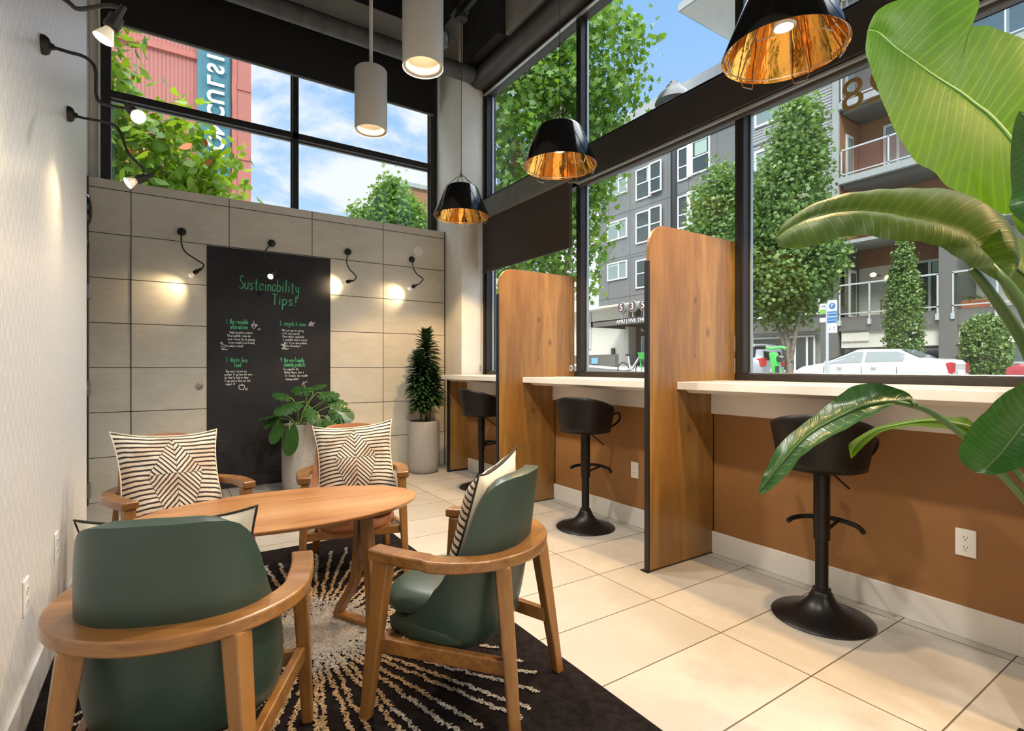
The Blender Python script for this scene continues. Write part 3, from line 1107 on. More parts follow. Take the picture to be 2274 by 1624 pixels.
CX0, CY0 = .535, 2.335
pts = []
NR = 76
for k in range(NR):
    a = 2 * PI * k / NR + random.uniform(-.02, .02)
    ca, sa = math.cos(a), math.sin(a)
    # the burst fills a rectangle, a hand short of the rug's edge
    hx = .62 if ca > 0 else .86
    hy = .98
    rmax = min(hx / max(abs(ca), 1e-3), hy / max(abs(sa), 1e-3)) * random.uniform(.88, 1.0)
    r = .10
    off = 0
    r1 = random.uniform(.60, .80)
    while r < rmax:
        off = off * .8 + random.uniform(-.004, .004)
        wd = .0075
        for q in range(3):
            lat = off + random.uniform(-wd, wd)
            x = CX0 + ca * r - sa * lat
            y = CY0 + sa * r + ca * lat
            ring = 1.0 if .34 < r + random.uniform(-.05, .05) < r1 else 0.0
            if -.355 < x < 1.29:
                pts.append((x, y, random.uniform(.0052, .0080), random.random(), ring))
        r += .0095
for k in range(7000):
    a = random.uniform(0, 2 * PI)
    r = abs(random.gauss(0, .17))
    if r > .42:
        continue
    pts.append((CX0 + r * math.cos(a), CY0 + r * math.sin(a), random.uniform(.0052, .0080), random.random(), 1.0 if random.random() < (r - .22) * 4 else 0.0))
tufts('burst_tufts', pts, rug)

# ------------------------------------------------------------ lounge chairs (forward = +Y)
ZR = .555


def rail_curve(off, n=48):
    pts = []
    Rx, Ry, yc = .3048 - off, .2866 - off * 1.2, .0061
    for yy, xx in ((.2138, .2859), (.18, .2920), (.145, .2972), (.11, .3010), (.075, .3033), (.04, .3045)):
        pts.append((xx - off, yy))
    for k in range(n + 1):
        ph = PI / 2 - PI * k / n
        pts.append((Rx * math.sin(ph), yc - Ry * math.cos(ph)))
    for yy, xx in ((.04, .3045), (.075, .3033), (.11, .3010), (.145, .2972), (.18, .2920), (.2138, .2859)):
        pts.append((-xx + off, yy))
    return pts


def u_plan(t, z):
    """plan of the upholstered shell at height z, t from -1 to 1 around the seat"""
    rx = interp([(.235, .190), (.27, .214), (.34, .226), (.5, .230), (.62, .228), (.80, .214)], z)
    yb = interp([(.235, -.135), (.27, -.160), (.34, -.178), (.55, -.216), (.80, -.250)], z)
    yf = .19
    yc = .0
    ry = yc - yb
    s = 1 if t >= 0 else -1
    a = abs(t)
    if a < .62:
        ph = a / .62 * PI / 2
        # squared-off ellipse
        sx = math.sin(ph) ** .82
        cy = math.cos(ph) ** .82
        return (s * rx * sx, yc - ry * cy)
    q = (a - .62) / .38
    return (s * (rx - .022 * q * q), yc + (yf - yc) * q)


def shell_top(t):
    return interp([(0, .787), (.18, .784), (.26, .777), (.32, .762), (.37, .736), (.405, .702), (.43, .660), (.45, .615), (.475, .575), (.51, .542), (.56, .492), (.61, .445), (.66, .405), (.72, .368), (.79, .338), (.87, .318), (1.0, .305)], abs(t))


SOFF = -1


def make_chair(leather):
    root = empty('lounge_chair')
    # armrest and back rail, one horseshoe
    o_ = rail_curve(0)
    i_ = rail_curve(.064)
    n = len(o_)
    P = []
    for (ox, oy), (ix, iy) in zip(o_, i_):
        zt = ZR - .004 if oy < 0 else ZR
        P.append([(ox, oy, zt), (ix, iy, zt), (ix, iy, zt - .033), (ox, oy, zt - .036)])
    mb = MB().grid(P, closed=True)
    mb.f.append((3, 2, 1, 0))
    mb.f.append(tuple((n - 1) * 4 + k for k in range(4)))
    mb.mi += [0, 0]
    mb.build('arm_rail', M['rail_wood'], root, bevel=.006, smooth=True, seg=3)
    # legs
    for s in (-1, 1):
        MB().leg((s * .2687, .2306, 0), (s * .252, .172, ZR - .034), .032, .036, .045, .062, 0).build('leg', M['chair_wood'], root, bevel=.006)
        MB().leg((s * .2131, -.2697, 0), (s * .165, -.205, ZR - .034), .032, .036, .052, .050, s * -.5).build('leg', M['chair_wood'], root, bevel=.006)
    for s in (-1, 1):
        MB().bar((s * .258, .205, .245), (s * .186, -.232, .218), .026, .048, up=(0, 0, 1)).build('side_stretcher', M['rail_wood'], root, bevel=.004)
    MB().bar((-.25, .185, .235), (.25, .185, .235), .024, .045).build('front_stretcher', M['rail_wood'], root, bevel=.004)
    # upholstered shell
    NTt, NH = 112, 14
    P = []
    for i in range(NTt + 1):
        t_ = -1 + 2 * i / NTt
        zt = shell_top(t_)
        row = []
        for j in range(NH + 1):
            z = .235 + (zt - .235) * j / NH
            x, y = u_plan(t_, z)
            row.append((x, y, z))
        P.append(row)
    mb = MB().grid(P)
    sh = mb.build('backrest', M[leather], root, smooth='all', solid=.044, fix=True)
    sh.modifiers['solid'].offset = SOFF
    sh.modifiers['solid'].use_even_offset = False
    bv = sh.modifiers.new('round', 'BEVEL')
    bv.width = .018
    bv.segments = 3
    bv.limit_method = 'ANGLE'
    bv.angle_limit = math.radians(50)
    # seat pan below the cushion
    P = []
    for j, (sc_, z) in enumerate([(.0, .234), (.74, .234), (.90, .243), (.97, .265), (.98, .295), (.95, .312), (.0, .315)]):
        row = []
        for i in range(48):
            a = 2 * PI * i / 48
            cx_, sy_ = math.cos(a), math.sin(a)
            e = .62
            x = .226 * sc_ * math.copysign(abs(cx_) ** e, cx_)
            y = .035 + (.190 if sy_ > 0 else .165) * sc_ * math.copysign(abs(sy_) ** e, sy_)
            row.append((x, y, z))
        P.append(row)
    MB().grid(P, closed=True).build('seat_base', M[leather], root, smooth='all')
    P = []
    for j, (sc_, z) in enumerate([(.0, .322), (.90, .322), (.985, .332), (1.0, .350), (.985, .370), (.93, .386), (.75, .397), (.4, .403), (.0, .405)]):
        row = []
        for i in range(48):
            a = 2 * PI * i / 48
            cx_, sy_ = math.cos(a), math.sin(a)
            e = .58
            x = .214 * sc_ * math.copysign(abs(cx_) ** e, cx_)
            y = .045 + (.205 if sy_ > 0 else .175) * sc_ * math.copysign(abs(sy_) ** e, sy_)
            row.append((x, y, z))
        P.append(row)
    MB().grid(P, closed=True).build('seat_cushion', M[leather], root, smooth='all')
    return root


CH = [(.052, 1.638, 70.5, 'leather_green', 'dark green leather chair seen from behind, nearest the papered wall'),
      (.895, 1.640, 124.6, 'leather_green', 'dark green leather chair seen from the side, beside the open tiled floor'),
      (.048, 3.070, -71.0, 'leather_tan', 'tan leather chair facing the table, nearest the steel door alcove'),
      (.907, 3.030, -104.4, 'leather_tan', 'tan leather chair facing the table, just in front of the split-leaf plant')]
for i, (x, y, a, lm, lab) in enumerate(CH):
    if i in (0, 2):
        pc = make_chair(lm)
        r = pc
    else:
        r = copy_tree(pc)
    r.location = (x, y, RZ)
    r.rotation_euler = (0, 0, math.radians(a - 90))
    tag(r, lab, 'chair', 'wood-armed lounge chairs around the oval table')


def face_attr(me, uvs):
    at = me.attributes.new('luv', 'FLOAT_VECTOR', 'POINT')
    flat = []
    for u_, v_ in uvs:
        flat += [u_, v_, 0.0]
    at.data.foreach_set('vector', flat)


def make_cushion(W=.47, T=.15, seed=0):
    N = 26
    root = empty('throw_cushion')
    for nm, sgn, mm in (('striped_face', 1, 'cushion_stripes'), ('linen_back', -1, 'linen')):
        vs, uv, fs = [], [], []
        for i in range(N + 1):
            for j in range(N + 1):
                u_ = -1 + 2 * i / N
                v_ = -1 + 2 * j / N
                px = 1 - .12 * (1 - v_ * v_)
                pz = 1 - .13 * (1 - abs(u_) ** 2.6)
                h = T / 2 * ((1 - abs(u_) ** 2.4) * (1 - abs(v_) ** 2.4)) ** .55
                nz = mnoise.noise(Vector((u_ * 1.6 + seed, v_ * 1.6, sgn * 3))) * .012
                rim = (1 - abs(u_) ** 8) * (1 - abs(v_) ** 8)
                h += nz * rim + .006 * rim * math.sin(u_ * 9 + v_ * 4 + seed) * (u_ * u_ + v_ * v_) * .5
                vs.append((u_ * px * W / 2, sgn * max(h, 0), v_ * pz * W / 2))
                uv.append((u_, v_))
        for i in range(N):
            for j in range(N):
                a = i * (N + 1) + j
                q = (a, a + 1, a + N + 2, a + N + 1)
                fs.append(q if sgn > 0 else q[::-1])
        me = bpy.data.meshes.new(nm)
        me.from_pydata(vs, [], fs)
        me.materials.append(M[mm])
        me.polygons.foreach_set('use_smooth', [True] * len(me.polygons))
        face_attr(me, uv)
        o = bpy.data.objects.new(nm, me)
        COL.objects.link(o)
        o.parent = root
    ed = []
    for k in range(4 * N):
        s_, q = divmod(k, N)
        t_ = -1 + 2 * q / N
        u_, v_ = [(t_, -1), (1, t_), (-t_, 1), (-1, -t_)][s_]
        ed.append((u_ * (1 - .12 * (1 - v_ * v_)) * W / 2, 0, v_ * (1 - .13 * (1 - abs(u_) ** 2.6)) * W / 2))
    ed.append(ed[0])
    MB().tube(ed, .0035, 6, cap=False).build('piping', M['piping_black' if seed < 6 else 'linen'], root, smooth='all')
    return root


# placed in each chair's frame: local centre, lean back (deg), roll (deg), turn (deg)
CU = [(0, (-.015, -.045, .588), -15, 0, 6, .39, 'cream cushion with dark piping, only corners showing over the green chair back'),
      (1, (0.03, -.045, .600), -18, -3, 7, .45, 'striped cushion seen edge-on, standing in the green chair by the open floor'),
      (2, (0.0, -.060, .588), -24, -4, 3, .49, 'chevron-striped cushion on the tan chair nearest the papered wall'),
      (3, (-.015, -.065, .588), -24, 4, -2, .46, 'chevron-striped cushion on the tan chair by the split-leaf plant')]
for ci, lc, lean, roll, turn, W, lab in CU:
    x, y, a, _, _ = CH[ci]
    c = make_cushion(W, .13, ci * 5.3)
    tag(c, lab, 'cushion', 'square throw cushions on the lounge chairs')
    R = Matrix.Translation((x, y, RZ)) @ Matrix.Rotation(math.radians(a - 90), 4, 'Z')
    L = Matrix.Translation(lc) @ Matrix.Rotation(math.radians(turn), 4, 'Z') @ Matrix.Rotation(math.radians(-lean), 4, 'X') @ Matrix.Rotation(math.radians(roll), 4, 'Y')
    c.matrix_world = R @ L

# ------------------------------------------------------------ oval table
tb = empty('oval_table', (.42, 2.347, RZ), math.radians(-3.7))
tag(tb, 'oval wooden coffee table on looped sled legs in the middle of the rug', 'table')
P = []
A_, B_ = .555, .325
for sc_, z in [(0, .535), (.975, .535), (.99, .540), (1.0, .549), (.998, .553), (0, .553)]:
    P.append([(A_ * sc_ * math.cos(2 * PI * i / 96), B_ * (sc_ - (0 if sc_ == 0 else (1 - sc_) * .6)) * math.sin(2 * PI * i / 96), z) for i in range(96)])
MB().grid(P, closed=True).build('tabletop', M['table_veneer'], tb, smooth=True)
MB().box(-.33, .33, -.05, .05, .505, .535).build('apron', M['rail_wood'], tb, bevel=.006)
for s in (-1, 1):
    e = []
    # loop in its own plane: straight leg, floor runner, curved leg
    path = [(-.105, .040), (-.112, .015), (-.09, .014), (.0, .014), (.085, .014), (.105, .022), (.112, .05), (.100, .20), (.075, .40), (.060, .505)]
    cur = [(-.112, .014), (-.075, .075), (-.030, .14), (-.002, .20), (.012, .28), (.018, .38), (.024, .505)]
    ang = math.radians(31 if s > 0 else -31)
    cx_, cy_ = s * .288, 0.0
    ld = Vector((math.cos(ang - PI / 2), math.sin(ang - PI / 2), 0))
    def w2(p):
        return (cx_ + ld.x * p[0] * 1.0, cy_ + ld.y * p[0], p[1])
    mb = MB()
    nx = (ld.y, -ld.x)

    def flat(path, wd, dp):
        """strip with rectangular section along a path in the loop's plane"""
        Q = smooth_path([(p[0], 0, p[1]) for p in path], 5)
        rows = []
        for i, p in enumerate(Q):
            t_ = (Q[min(i + 1, len(Q) - 1)] - Q[max(i - 1, 0)]).normalized()
            nrm = Vector((-t_.z, 0, t_.x))
            row = []
            for a1, b1 in ((-1, -1), (1, -1), (1, 1), (-1, 1)):
                q = p + nrm * (a1 * wd / 2)
                bx = b1 * dp / 2
                row.append((cx_ + ld.x * q.x + nx[0] * bx, cy_ + ld.y * q.x + nx[1] * bx, max(q.z, 0.0)))
            rows.append(row)
        m_ = MB().grid(rows, closed=True)
        k = len(rows)
        m_.f += [(3, 2, 1, 0), tuple((k - 1) * 4 + z_ for z_ in range(4))]
        m_.mi += [0, 0]
        return m_
    flat([(-.118, .013), (-.05, .013), (.03, .013), (.095, .013)], .026, .046).build('runner', M['rail_wood'], tb, bevel=.004)
    flat([(.094, .012), (.098, .06), (.092, .20), (.072, .38), (.060, .508)], .040, .046).build('leg', M['chair_wood'], tb, bevel=.004)
    flat(cur, .030, .046).build('leg', M['chair_wood'], tb, bevel=.004)

# ------------------------------------------------------------ bar stools (front = +Y)


def make_stool():
    r = empty('bar_stool')
    MB().lathe([(0, 0), (.205, 0), (.21, .004), (.205, .010), (.17, .022), (.12, .038), (.085, .056), (.060, .082), (.046, .108), (.040, .122), (.036, .125), (0, .125)], 56).build('base', M['stool_metal'], r, smooth=True)
    MB().lathe([(.036, .118), (.038, .122), (.038, .134), (.028, .137), (.027, .139), (.027, .44), (0, .44)], 24).build('lower_tube', M['stool_metal'], r, smooth=True)
    MB().lathe([(0, .36), (.034, .36), (.034, .655), (.06, .675), (.10, .685), (0, .685)], 24).build('pole', M['stool_metal'], r, smooth=True)
    ft = MB()
    arc = [(-.155, .10, .392), (-.13, .135, .406), (-.07, .165, .415), (0, .175, .418), (.07, .165, .415), (.13, .135, .406), (.155, .10, .392)]
    ft.tube(smooth_path(arc, 4), .0115, 10)
    ft.tube([(-.02, .02, .40), (-.05, .165, .413)], .008, 8)
    ft.tube([(.02, .02, .40), (.05, .165, .413)], .008, 8)
    ft.build('footrest', M['stool_metal'], r, smooth=True)
    # bent-ply bucket
    P = []
    NA = 48
    for i in range(NA + 1):
        a = math.radians(-128 + 256 * i / NA)
        zt = .945 - .125 * min(1, (abs(a) / math.radians(118)) ** 1.7)
        if abs(a) > math.radians(112):
            zt -= .055 * (abs(a) - math.radians(112)) / math.radians(16)
        row = []
        for j in range(9):
            z = .690 + (zt - .690) * j / 8
            R_ = .178 + .046 * ((z - .69) / .25)
            row.append((R_ * math.sin(a) * 1.0, -R_ * math.cos(a), z))
        P.append(row)
    MB().grid(P).build('bucket_back', M['stool_black'], r, smooth='all', solid=.012)
    MB().lathe([(0, .684), (.165, .684), (.176, .692), (.176, .700), (0, .700)], 40).build('seat_pan', M['stool_black'], r, smooth=True)
    P = []
    for sc_, z in [(0, .70), (.92, .70), (1, .715), (1, .745), (.93, .765), (.6, .772), (0, .774)]:
        P.append([(.165 * sc_ * math.cos(2 * PI * i / 40), .165 * sc_ * math.sin(2 * PI * i / 40) + (.055 * sc_ if math.sin(2 * PI * i / 40) > 0 else 0), z) for i in range(40)])
    MB().grid(P, closed=True).build('seat_cushion', M['stool_fabric'], r, smooth='all')
    for s in (-1, 1):
        pa = [(s * .192, .055, .815), (s * .205, .105, .822), (s * .206, .155, .80), (s * .196, .175, .765), (s * .175, .150, .735), (s * .16, .10, .722)]
        MB().tube(smooth_path(pa, 4), .008, 8).build('armrest', M['stool_metal'], r, smooth=True)
    MB().tube([(.03, .01, .672), (.055, .05, .64), (.10, .10, .585)], .005, 7).build('lever', M['stool_metal'], r, smooth=True)
    return r


st0 = make_stool()
for i, (x, y, a, lab) in enumerate([(2.515, 1.222, -70, 'black bucket bar stool nearest the camera, partly behind a long drooping leaf'),
                                    (2.515, 2.845, -62, 'black bucket bar stool in the middle bay between the tall wooden dividers'),
                                    (2.52, 4.34, -80, 'black bucket bar stool in the farthest bay, cut off by a divider')]):
    r = st0 if i == 0 else copy_tree(st0)
    r.location = (x, y, 0)
    r.rotation_euler = (0, 0, math.radians(a))
    tag(r, lab, 'bar stool', 'black bar stools along the counter')

# ------------------------------------------------------------ cone pendants


def make_cone():
    r = empty('cone_pendant')
    MB().lathe([(.2575, 0), (.2585, .004), (.157, .252), (.145, .270), (.120, .283), (.07, .289), (.0, .290)], 64).build('shade', M['gloss_black'], r, smooth=True)
    MB().lathe([(.2575, 0), (.252, .006), (.150, .250), (.10, .268), (.06, .272)], 64).build('gold_lining', M['gold_liner'], r, smooth='all', fix=True)
    cg = MB()
    NB = 6
    for k in range(NB):
        a0 = 2 * PI * k / NB + .2
        def pp(rr, a, z):
            return (rr * math.cos(a), rr * math.sin(a), z)
        cg.tube([pp(.10, a0 - .10, .262), pp(.243, a0 - .16, .008), pp(.236, a0 - .12, -.038), pp(.232, a0 + .12, -.038), pp(.243, a0 + .16, .008), pp(.10, a0 + .10, .262)], .0029, 6)
    ring = [(.246 * math.cos(2 * PI * k / 48), .246 * math.sin(2 * PI * k / 48), .012) for k in range(49)]
    cg.tube(ring, .0029, 6, cap=False)
    for k in range(NB):
        a0 = 2 * PI * k / NB + .2
        cg.tube([(.140 * math.cos(a0), .140 * math.sin(a0), .275), (.012 * math.cos(a0), .012 * math.sin(a0), .385)], .0029, 6)
    cg.build('wire_cage', M['wire_copper'], r, smooth=True)
    s = MB().lathe([(0, .27), (.040, .27), (.040, .165), (.052, .145), (.052, .118), (.040, .110), (.036, .117), (0, .117)], 28)
    sk = s.build('lamp_holder', M['steel'], r, smooth=True)
    MB().lathe([(0, .1105), (.030, .1105), (.034, .115), (0, .115)], 24).build('light_disc', M['led_glow'], sk, smooth=True)
    MB().lathe([(0, .37), (.012, .37), (.014, .385), (.010, .41), (.004, .42), (0, .42)], 16).build('top_knot', M['wire_copper'], r, smooth=True)
    MB().tube([(0, 0, .415), (0, 0, 1.85)], .0028, 6).build('cable', M['cord_black'], r)
    MB().lathe([(0, 1.835), (.055, 1.835), (.058, 1.840), (.058, 1.87), (0, 1.87)], 28).build('ceiling_cup', M['black_metal'], r, smooth=True)
    return r


def spot(name, loc, tgt, watts, cone, blend, col, rad, parent=None):
    ld = bpy.data.lights.new(name, 'SPOT')
    ld.energy = watts
    ld.spot_size = math.radians(cone)
    ld.spot_blend = blend
    ld.color = col
    ld.shadow_soft_size = rad
    o = bpy.data.objects.new(name, ld)
    o.location = loc
    dv = Vector(tgt) - Vector(loc)
    o.rotation_euler = dv.to_track_quat('-Z', 'Y').to_euler()
    COL.objects.link(o)
    return o


WARM = (1.0, .64, .30)
SOFT = (1.0, .93, .82)
cp = make_cone()
for i, (y, lab) in enumerate([(1.28, 'largest-looking black cone pendant with gold lining over the nearest stool'),
                              (2.87, 'black cone pendant with gold lining over the middle stool'),
                              (4.33, 'black cone pendant with gold lining in front of the white corner column'),
                              (-.25, 'added unseen black cone pendant over the counter beyond the wooden divider with the dark foot'),  # this and the next pendant are unseen, added to brighten the room
                              (-1.8, 'added black cone pendant at the unseen end of the counter')]):
    r = cp if i == 0 else copy_tree(cp)
    r.location = (2.30, y, 2.55)
    r.rotation_euler = (0, 0, i * .3)
    tag(r, lab, 'pendant lamp', 'black and gold cone pendants along the window')
    spot('pendant_spot', (2.30, y, 2.65), (2.30, y, 0), 125, 116, .25, WARM, .03)
# track the pendants hang from
tr = empty('ceiling_track', (2.30, 0, 0))
tag(tr, 'black ceiling track that carries the cone pendants, beside the plastic-wrapped device', 'track')
q = MB()
q.box(-.02, .02, -2.9, 4.42, 4.42, 4.455)
q.build('rail', M['black_metal'], tr)
q = MB()
for dx in (-.035, .035):
    q.tube([(dx, -2.9, 4.50), (dx, 4.40, 4.50)], .007, 6)
q.build('conduit', M['steel_dark'], tr)
for yy in (-1.5, 0.2, 1.9, 3.5):
    MB().tube([(0, yy, 4.45), (0, yy, 5.2)], .006, 6).build('hanger_rod', M['steel_dark'], tr)
MB().box(-.07, .07, 4.30, 4.44, 4.455, 4.54).build('junction_box', M['black_metal'], tr, bevel=.006)
# plastic-wrapped device next to it
wr_ = MB()
P = []
for i in range(17):
    for_ = []
    for j in range(24):
        th = PI * i / 16
        ph = 2 * PI * j / 24
        dd_ = .095 + .035 * mnoise.noise(Vector((math.sin(th) * math.cos(ph) * 3, math.sin(th) * math.sin(ph) * 3, math.cos(th) * 3)))
        for_.append((dd_ * math.sin(th) * math.cos(ph), dd_ * math.sin(th) * math.sin(ph), dd_ * 1.1 * math.cos(th)))
    P.append(for_)
wr_.grid(P, closed=True)
wr_.lathe([(.03, -.08), (.035, -.13), (.022, -.17), (.012, -.21), (0, -.215)], 12)
ws = tag(wr_.build('wrapped_sensor', M['wrap_plastic'], smooth='all'), 'small device wrapped in shiny dark plastic hanging by the pendant track', 'device')
ws.location = (2.16, 4.52, 4.27)
MB().tube([(0, 0, .08), (0, 0, .93)], .005, 6).build('hanger_wire', M['steel_dark'], ws)

# ------------------------------------------------------------ cylinder downlights
cy = empty('cylinder_pendant')
MB().lathe([(.098, .012), (.108, .002), (.1095, .0), (.11, .004), (.11, .415), (.104, .425), (.013, .430), (0, .430)], 56).build('shade', M['cyl_paint'], cy, smooth=True)
MB().lathe([(.098, .012), (.092, .010), (.085, .06), (.070, .15), (.05, .20), (0, .20)], 48).build('reflector', mat('reflector_warm', C3(.75, .66, .52), .22, metal=.6), cy, smooth='all')
MB().lathe([(0, .188), (.042, .188), (.046, .196), (0, .196)], 28).build('light_disc', M['led_glow'], cy, smooth=True)
MB().tube([(0, 0, .428), (0, 0, 2.42)], .0125, 14).build('stem', M['cyl_paint'], cy, smooth=True)
for i, (x, y, z, lab) in enumerate([(1.195, 3.585, 2.79, 'pale grey cylinder downlight that hangs in front of the back window, smaller-looking one'),
                                    (1.165, 2.635, 2.77, 'pale grey cylinder downlight cut by the top of the picture'),
                                    (1.18, 1.25, 2.78, 'added pale grey cylinder downlight over the near edge of the rug, out of the picture'),  # from here on unseen downlights, added as fill for the room
                                    (1.18, -.10, 2.78, 'added unseen pale grey cylinder downlight past the near end of the rug'),
                                    (1.18, -1.5, 2.78, 'added pale grey cylinder downlight at the unseen end of the row')]):
    r = cy if i == 0 else copy_tree(cy)
    r.location = (x, y, z)
    tag(r, lab, 'cylinder lamp', 'pale cylinder downlights in a row')
    spot('cylinder_spot', (x, y, z + .04), (x, y, 0), 95, 150, .6, SOFT, .05)

# ------------------------------------------------------------ gooseneck wall lamps


def gooseneck(pts, mount_n, lab, grp, tgt, watts, glow='bulb_glow'):
    if tgt is None:
        tgt = Vector(pts[-1]) + 5 * (Vector(pts[-1]) - Vector(pts[-2]))
    """pts: neck from mount to bulb centre, world coordinates"""
    P = [Vector(p) for p in pts]
    e = empty('gooseneck_lamp', P[0])
    tag(e, lab, 'wall lamp', grp)
    o = P[0]
    n = Vector(mount_n)
    ax = 'y' if abs(n.y) > .5 else 'x'
    sg = n.y if ax == 'y' else n.x
    MB().lathe([(0, sg * .018), (.010, sg * .018), (.013, sg * .008), (.028, sg * .002), (.035, sg * -.008), (.035, sg * -.024), (0, sg * -.024)], 28, (0, 0, 0), ax).build('wall_mount', M['black_metal'], e, smooth=True)
    Q = smooth_path([p - o for p in P[:-1]], 6)
    MB().tube([Vector((0, 0, 0))] + Q, .0062, 8).build('neck', M['cord_black'], e, smooth=True)
    a = P[-2] - o
    b_ = P[-1] - o
    dr_ = (Vector(tgt) - P[-1]).normalized()
    b_ = a + dr_ * .075
    R = dr_.to_track_quat('Z', 'Y').to_matrix().to_4x4()
    h = MB().lathe([(0, -.045), (.008, -.045), (.010, -.01), (.018, -.006), (.019, .030), (.014, .036), (0, .036)], 20)
    ho = h.build('socket', M['black_metal'], e, smooth=True)
    ho.matrix_local = Matrix.Translation(a) @ R
    bb = MB().lathe([(0, .030), (.011, .032), (.013, .042), (.022, .062), (.025, .070), (.025, .073)], 24)
    bo = bb.build('bulb', M['bulb_frost'], e, smooth='all')
    bo.matrix_local = Matrix.Translation(a) @ R
    lens = MB().lathe([(.0245, .073), (.020, .076), (0, .078)], 24).build('bulb_lens', M[glow], bo, smooth='all')
    lo = o + a + dr_ * .095
    spot('gooseneck_spot', lo, Vector(lo) + dr_, watts, 95, .9, (1.0, .72, .40), .02)
    return e


G = 'gooseneck lamps on the tiled wall'
gooseneck([(0.125, 5.59, 2.374), (0.121, 5.55, 2.26), (0.151, 5.5, 2.173), (0.231, 5.45, 2.106), (0.285, 5.42, 2.063), (0.268, 5.42, 2.017), (0.237, 5.42, 2.001), (0.199, 5.42, 2.0)], (0, -1, 0), 'black gooseneck wall lamp left of the chalkboard', G, (-.05, 5.60, 1.80), 7)
gooseneck([(0.874, 5.59, 2.366), (0.81, 5.54, 2.278), (0.789, 5.48, 2.213), (0.808, 5.42, 2.144), (0.861, 5.38, 2.097), (0.879, 5.37, 2.067), (0.855, 5.37, 2.031), (0.828, 5.37, 2.0)], (0, -1, 0), 'black gooseneck wall lamp glaring in front of the chalkboard', G, (.62, 5.10, 1.78), 7)
gooseneck([(1.621, 5.59, 2.372), (1.587, 5.54, 2.26), (1.596, 5.49, 2.178), (1.636, 5.45, 2.119), (1.653, 5.43, 2.081), (1.622, 5.42, 2.039), (1.581, 5.42, 2.031), (1.535, 5.42, 2.01)], (0, -1, 0), 'black gooseneck wall lamp just right of the chalkboard', G, (1.42, 5.61, 1.98), 7)
gooseneck([(2.343, 5.59, 2.373), (2.333, 5.54, 2.267), (2.355, 5.49, 2.191), (2.397, 5.45, 2.149), (2.399, 5.43, 2.121), (2.346, 5.42, 2.07), (2.298, 5.42, 2.045), (2.256, 5.42, 2.02)], (0, -1, 0), 'black gooseneck wall lamp below the round cover plate, above the tall dark plant', G, (2.10, 5.61, 1.93), 7)

GL_ = 'gooseneck lamps on the papered wall'
gooseneck([(-0.365, 1.973, 2.352), (-0.319, 1.95, 2.24), (-0.235, 1.931, 2.187), (-0.206, 1.935, 2.175), (-0.142, 1.893, 2.185), (-0.106, 1.869, 2.175), (-0.116, 1.851, 2.133), (-0.134, 1.851, 2.091)], (1, 0, 0), 'black gooseneck lamp on the papered wall, nearest the camera, its mount out of the picture', GL_, None, 4)
gooseneck([(-0.365, 2.596, 2.353), (-0.306, 2.565, 2.335), (-0.252, 2.553, 2.325), (-0.222, 2.545, 2.285), (-0.219, 2.543, 2.19), (-0.199, 2.53, 2.156), (-0.11, 2.471, 2.133), (-0.076, 2.401, 2.077)], (1, 0, 0), 'black gooseneck lamp on the papered wall that glares at the camera, the middle one', GL_, None, 4)
gooseneck([(-0.365, 3.22, 2.345), (-0.325, 3.201, 2.333), (-0.227, 3.136, 2.31), (-0.181, 3.094, 2.269), (-0.144, 3.033, 2.15), (-0.085, 2.958, 2.065), (-0.081, 2.931, 2.016), (-0.122, 2.923, 1.989)], (1, 0, 0), 'black gooseneck lamp on the papered wall, farthest along it', GL_, None, 4)
# ------------------------------------------------------------ indoor plants


def set_rnd(me, vals):
    at = me.attributes.new('rnd', 'FLOAT', 'POINT')
    at.data.foreach_set('value', vals)


def pot(parent, r, h, name='pot'):
    pr = [(0, .0), (r * .80, 0), (r * .90, .015), (r * .97, .06), (r, .16), (r, h - .004), (r - .004, h), (r - .022, h), (r - .026, h - .05), (0, h - .05)]
    o = MB().lathe(pr, 48).build(name, M['pot_stone'], parent, smooth=True)
    MB().lathe([(0, h - .04), (r - .03, h - .045), (r - .03, h - .06), (0, h - .06)], 24).build('soil', M['soil'], parent)
    return o


BL = {}
PE = {}
BL['A'] = [
    ((1.52, 0.625, 2.025), (1.52, 0.625, 2.025), (1.52, 0.625, 2.025)),
    ((1.485, 0.615, 1.957), (1.527, 0.603, 2.009), (1.534, 0.612, 2.068)),
    ((1.462, 0.598, 1.907), (1.528, 0.585, 1.982), (1.559, 0.591, 2.089)),
    ((1.443, 0.58, 1.857), (1.532, 0.565, 1.95), (1.607, 0.553, 2.106)),
    ((1.427, 0.562, 1.808), (1.548, 0.538, 1.914), (1.662, 0.509, 2.119)),
    ((1.418, 0.542, 1.749), (1.569, 0.507, 1.872), (1.721, 0.46, 2.09)),
    ((1.42, 0.518, 1.681), (1.583, 0.481, 1.84), (1.712, 0.454, 2.052)),
    ((1.434, 0.49, 1.62), (1.592, 0.457, 1.811), (1.673, 0.464, 2.005)),
    ((1.454, 0.461, 1.59), (1.605, 0.431, 1.774), (1.697, 0.429, 1.992)),
    ((1.467, 0.441, 1.554), (1.613, 0.41, 1.745), (1.714, 0.397, 1.963)),
    ((1.504, 0.408, 1.531), (1.621, 0.387, 1.704), (1.731, 0.361, 1.927)),
    ((1.552, 0.37, 1.491), (1.628, 0.365, 1.657), (1.736, 0.331, 1.855)),
    ((1.579, 0.349, 1.495), (1.638, 0.341, 1.605), (1.72, 0.313, 1.759)),
    ((1.617, 0.322, 1.494), (1.652, 0.315, 1.539), (1.702, 0.295, 1.644)),
    ((1.657, 0.294, 1.484), (1.657, 0.294, 1.484), (1.657, 0.294, 1.484)),
]
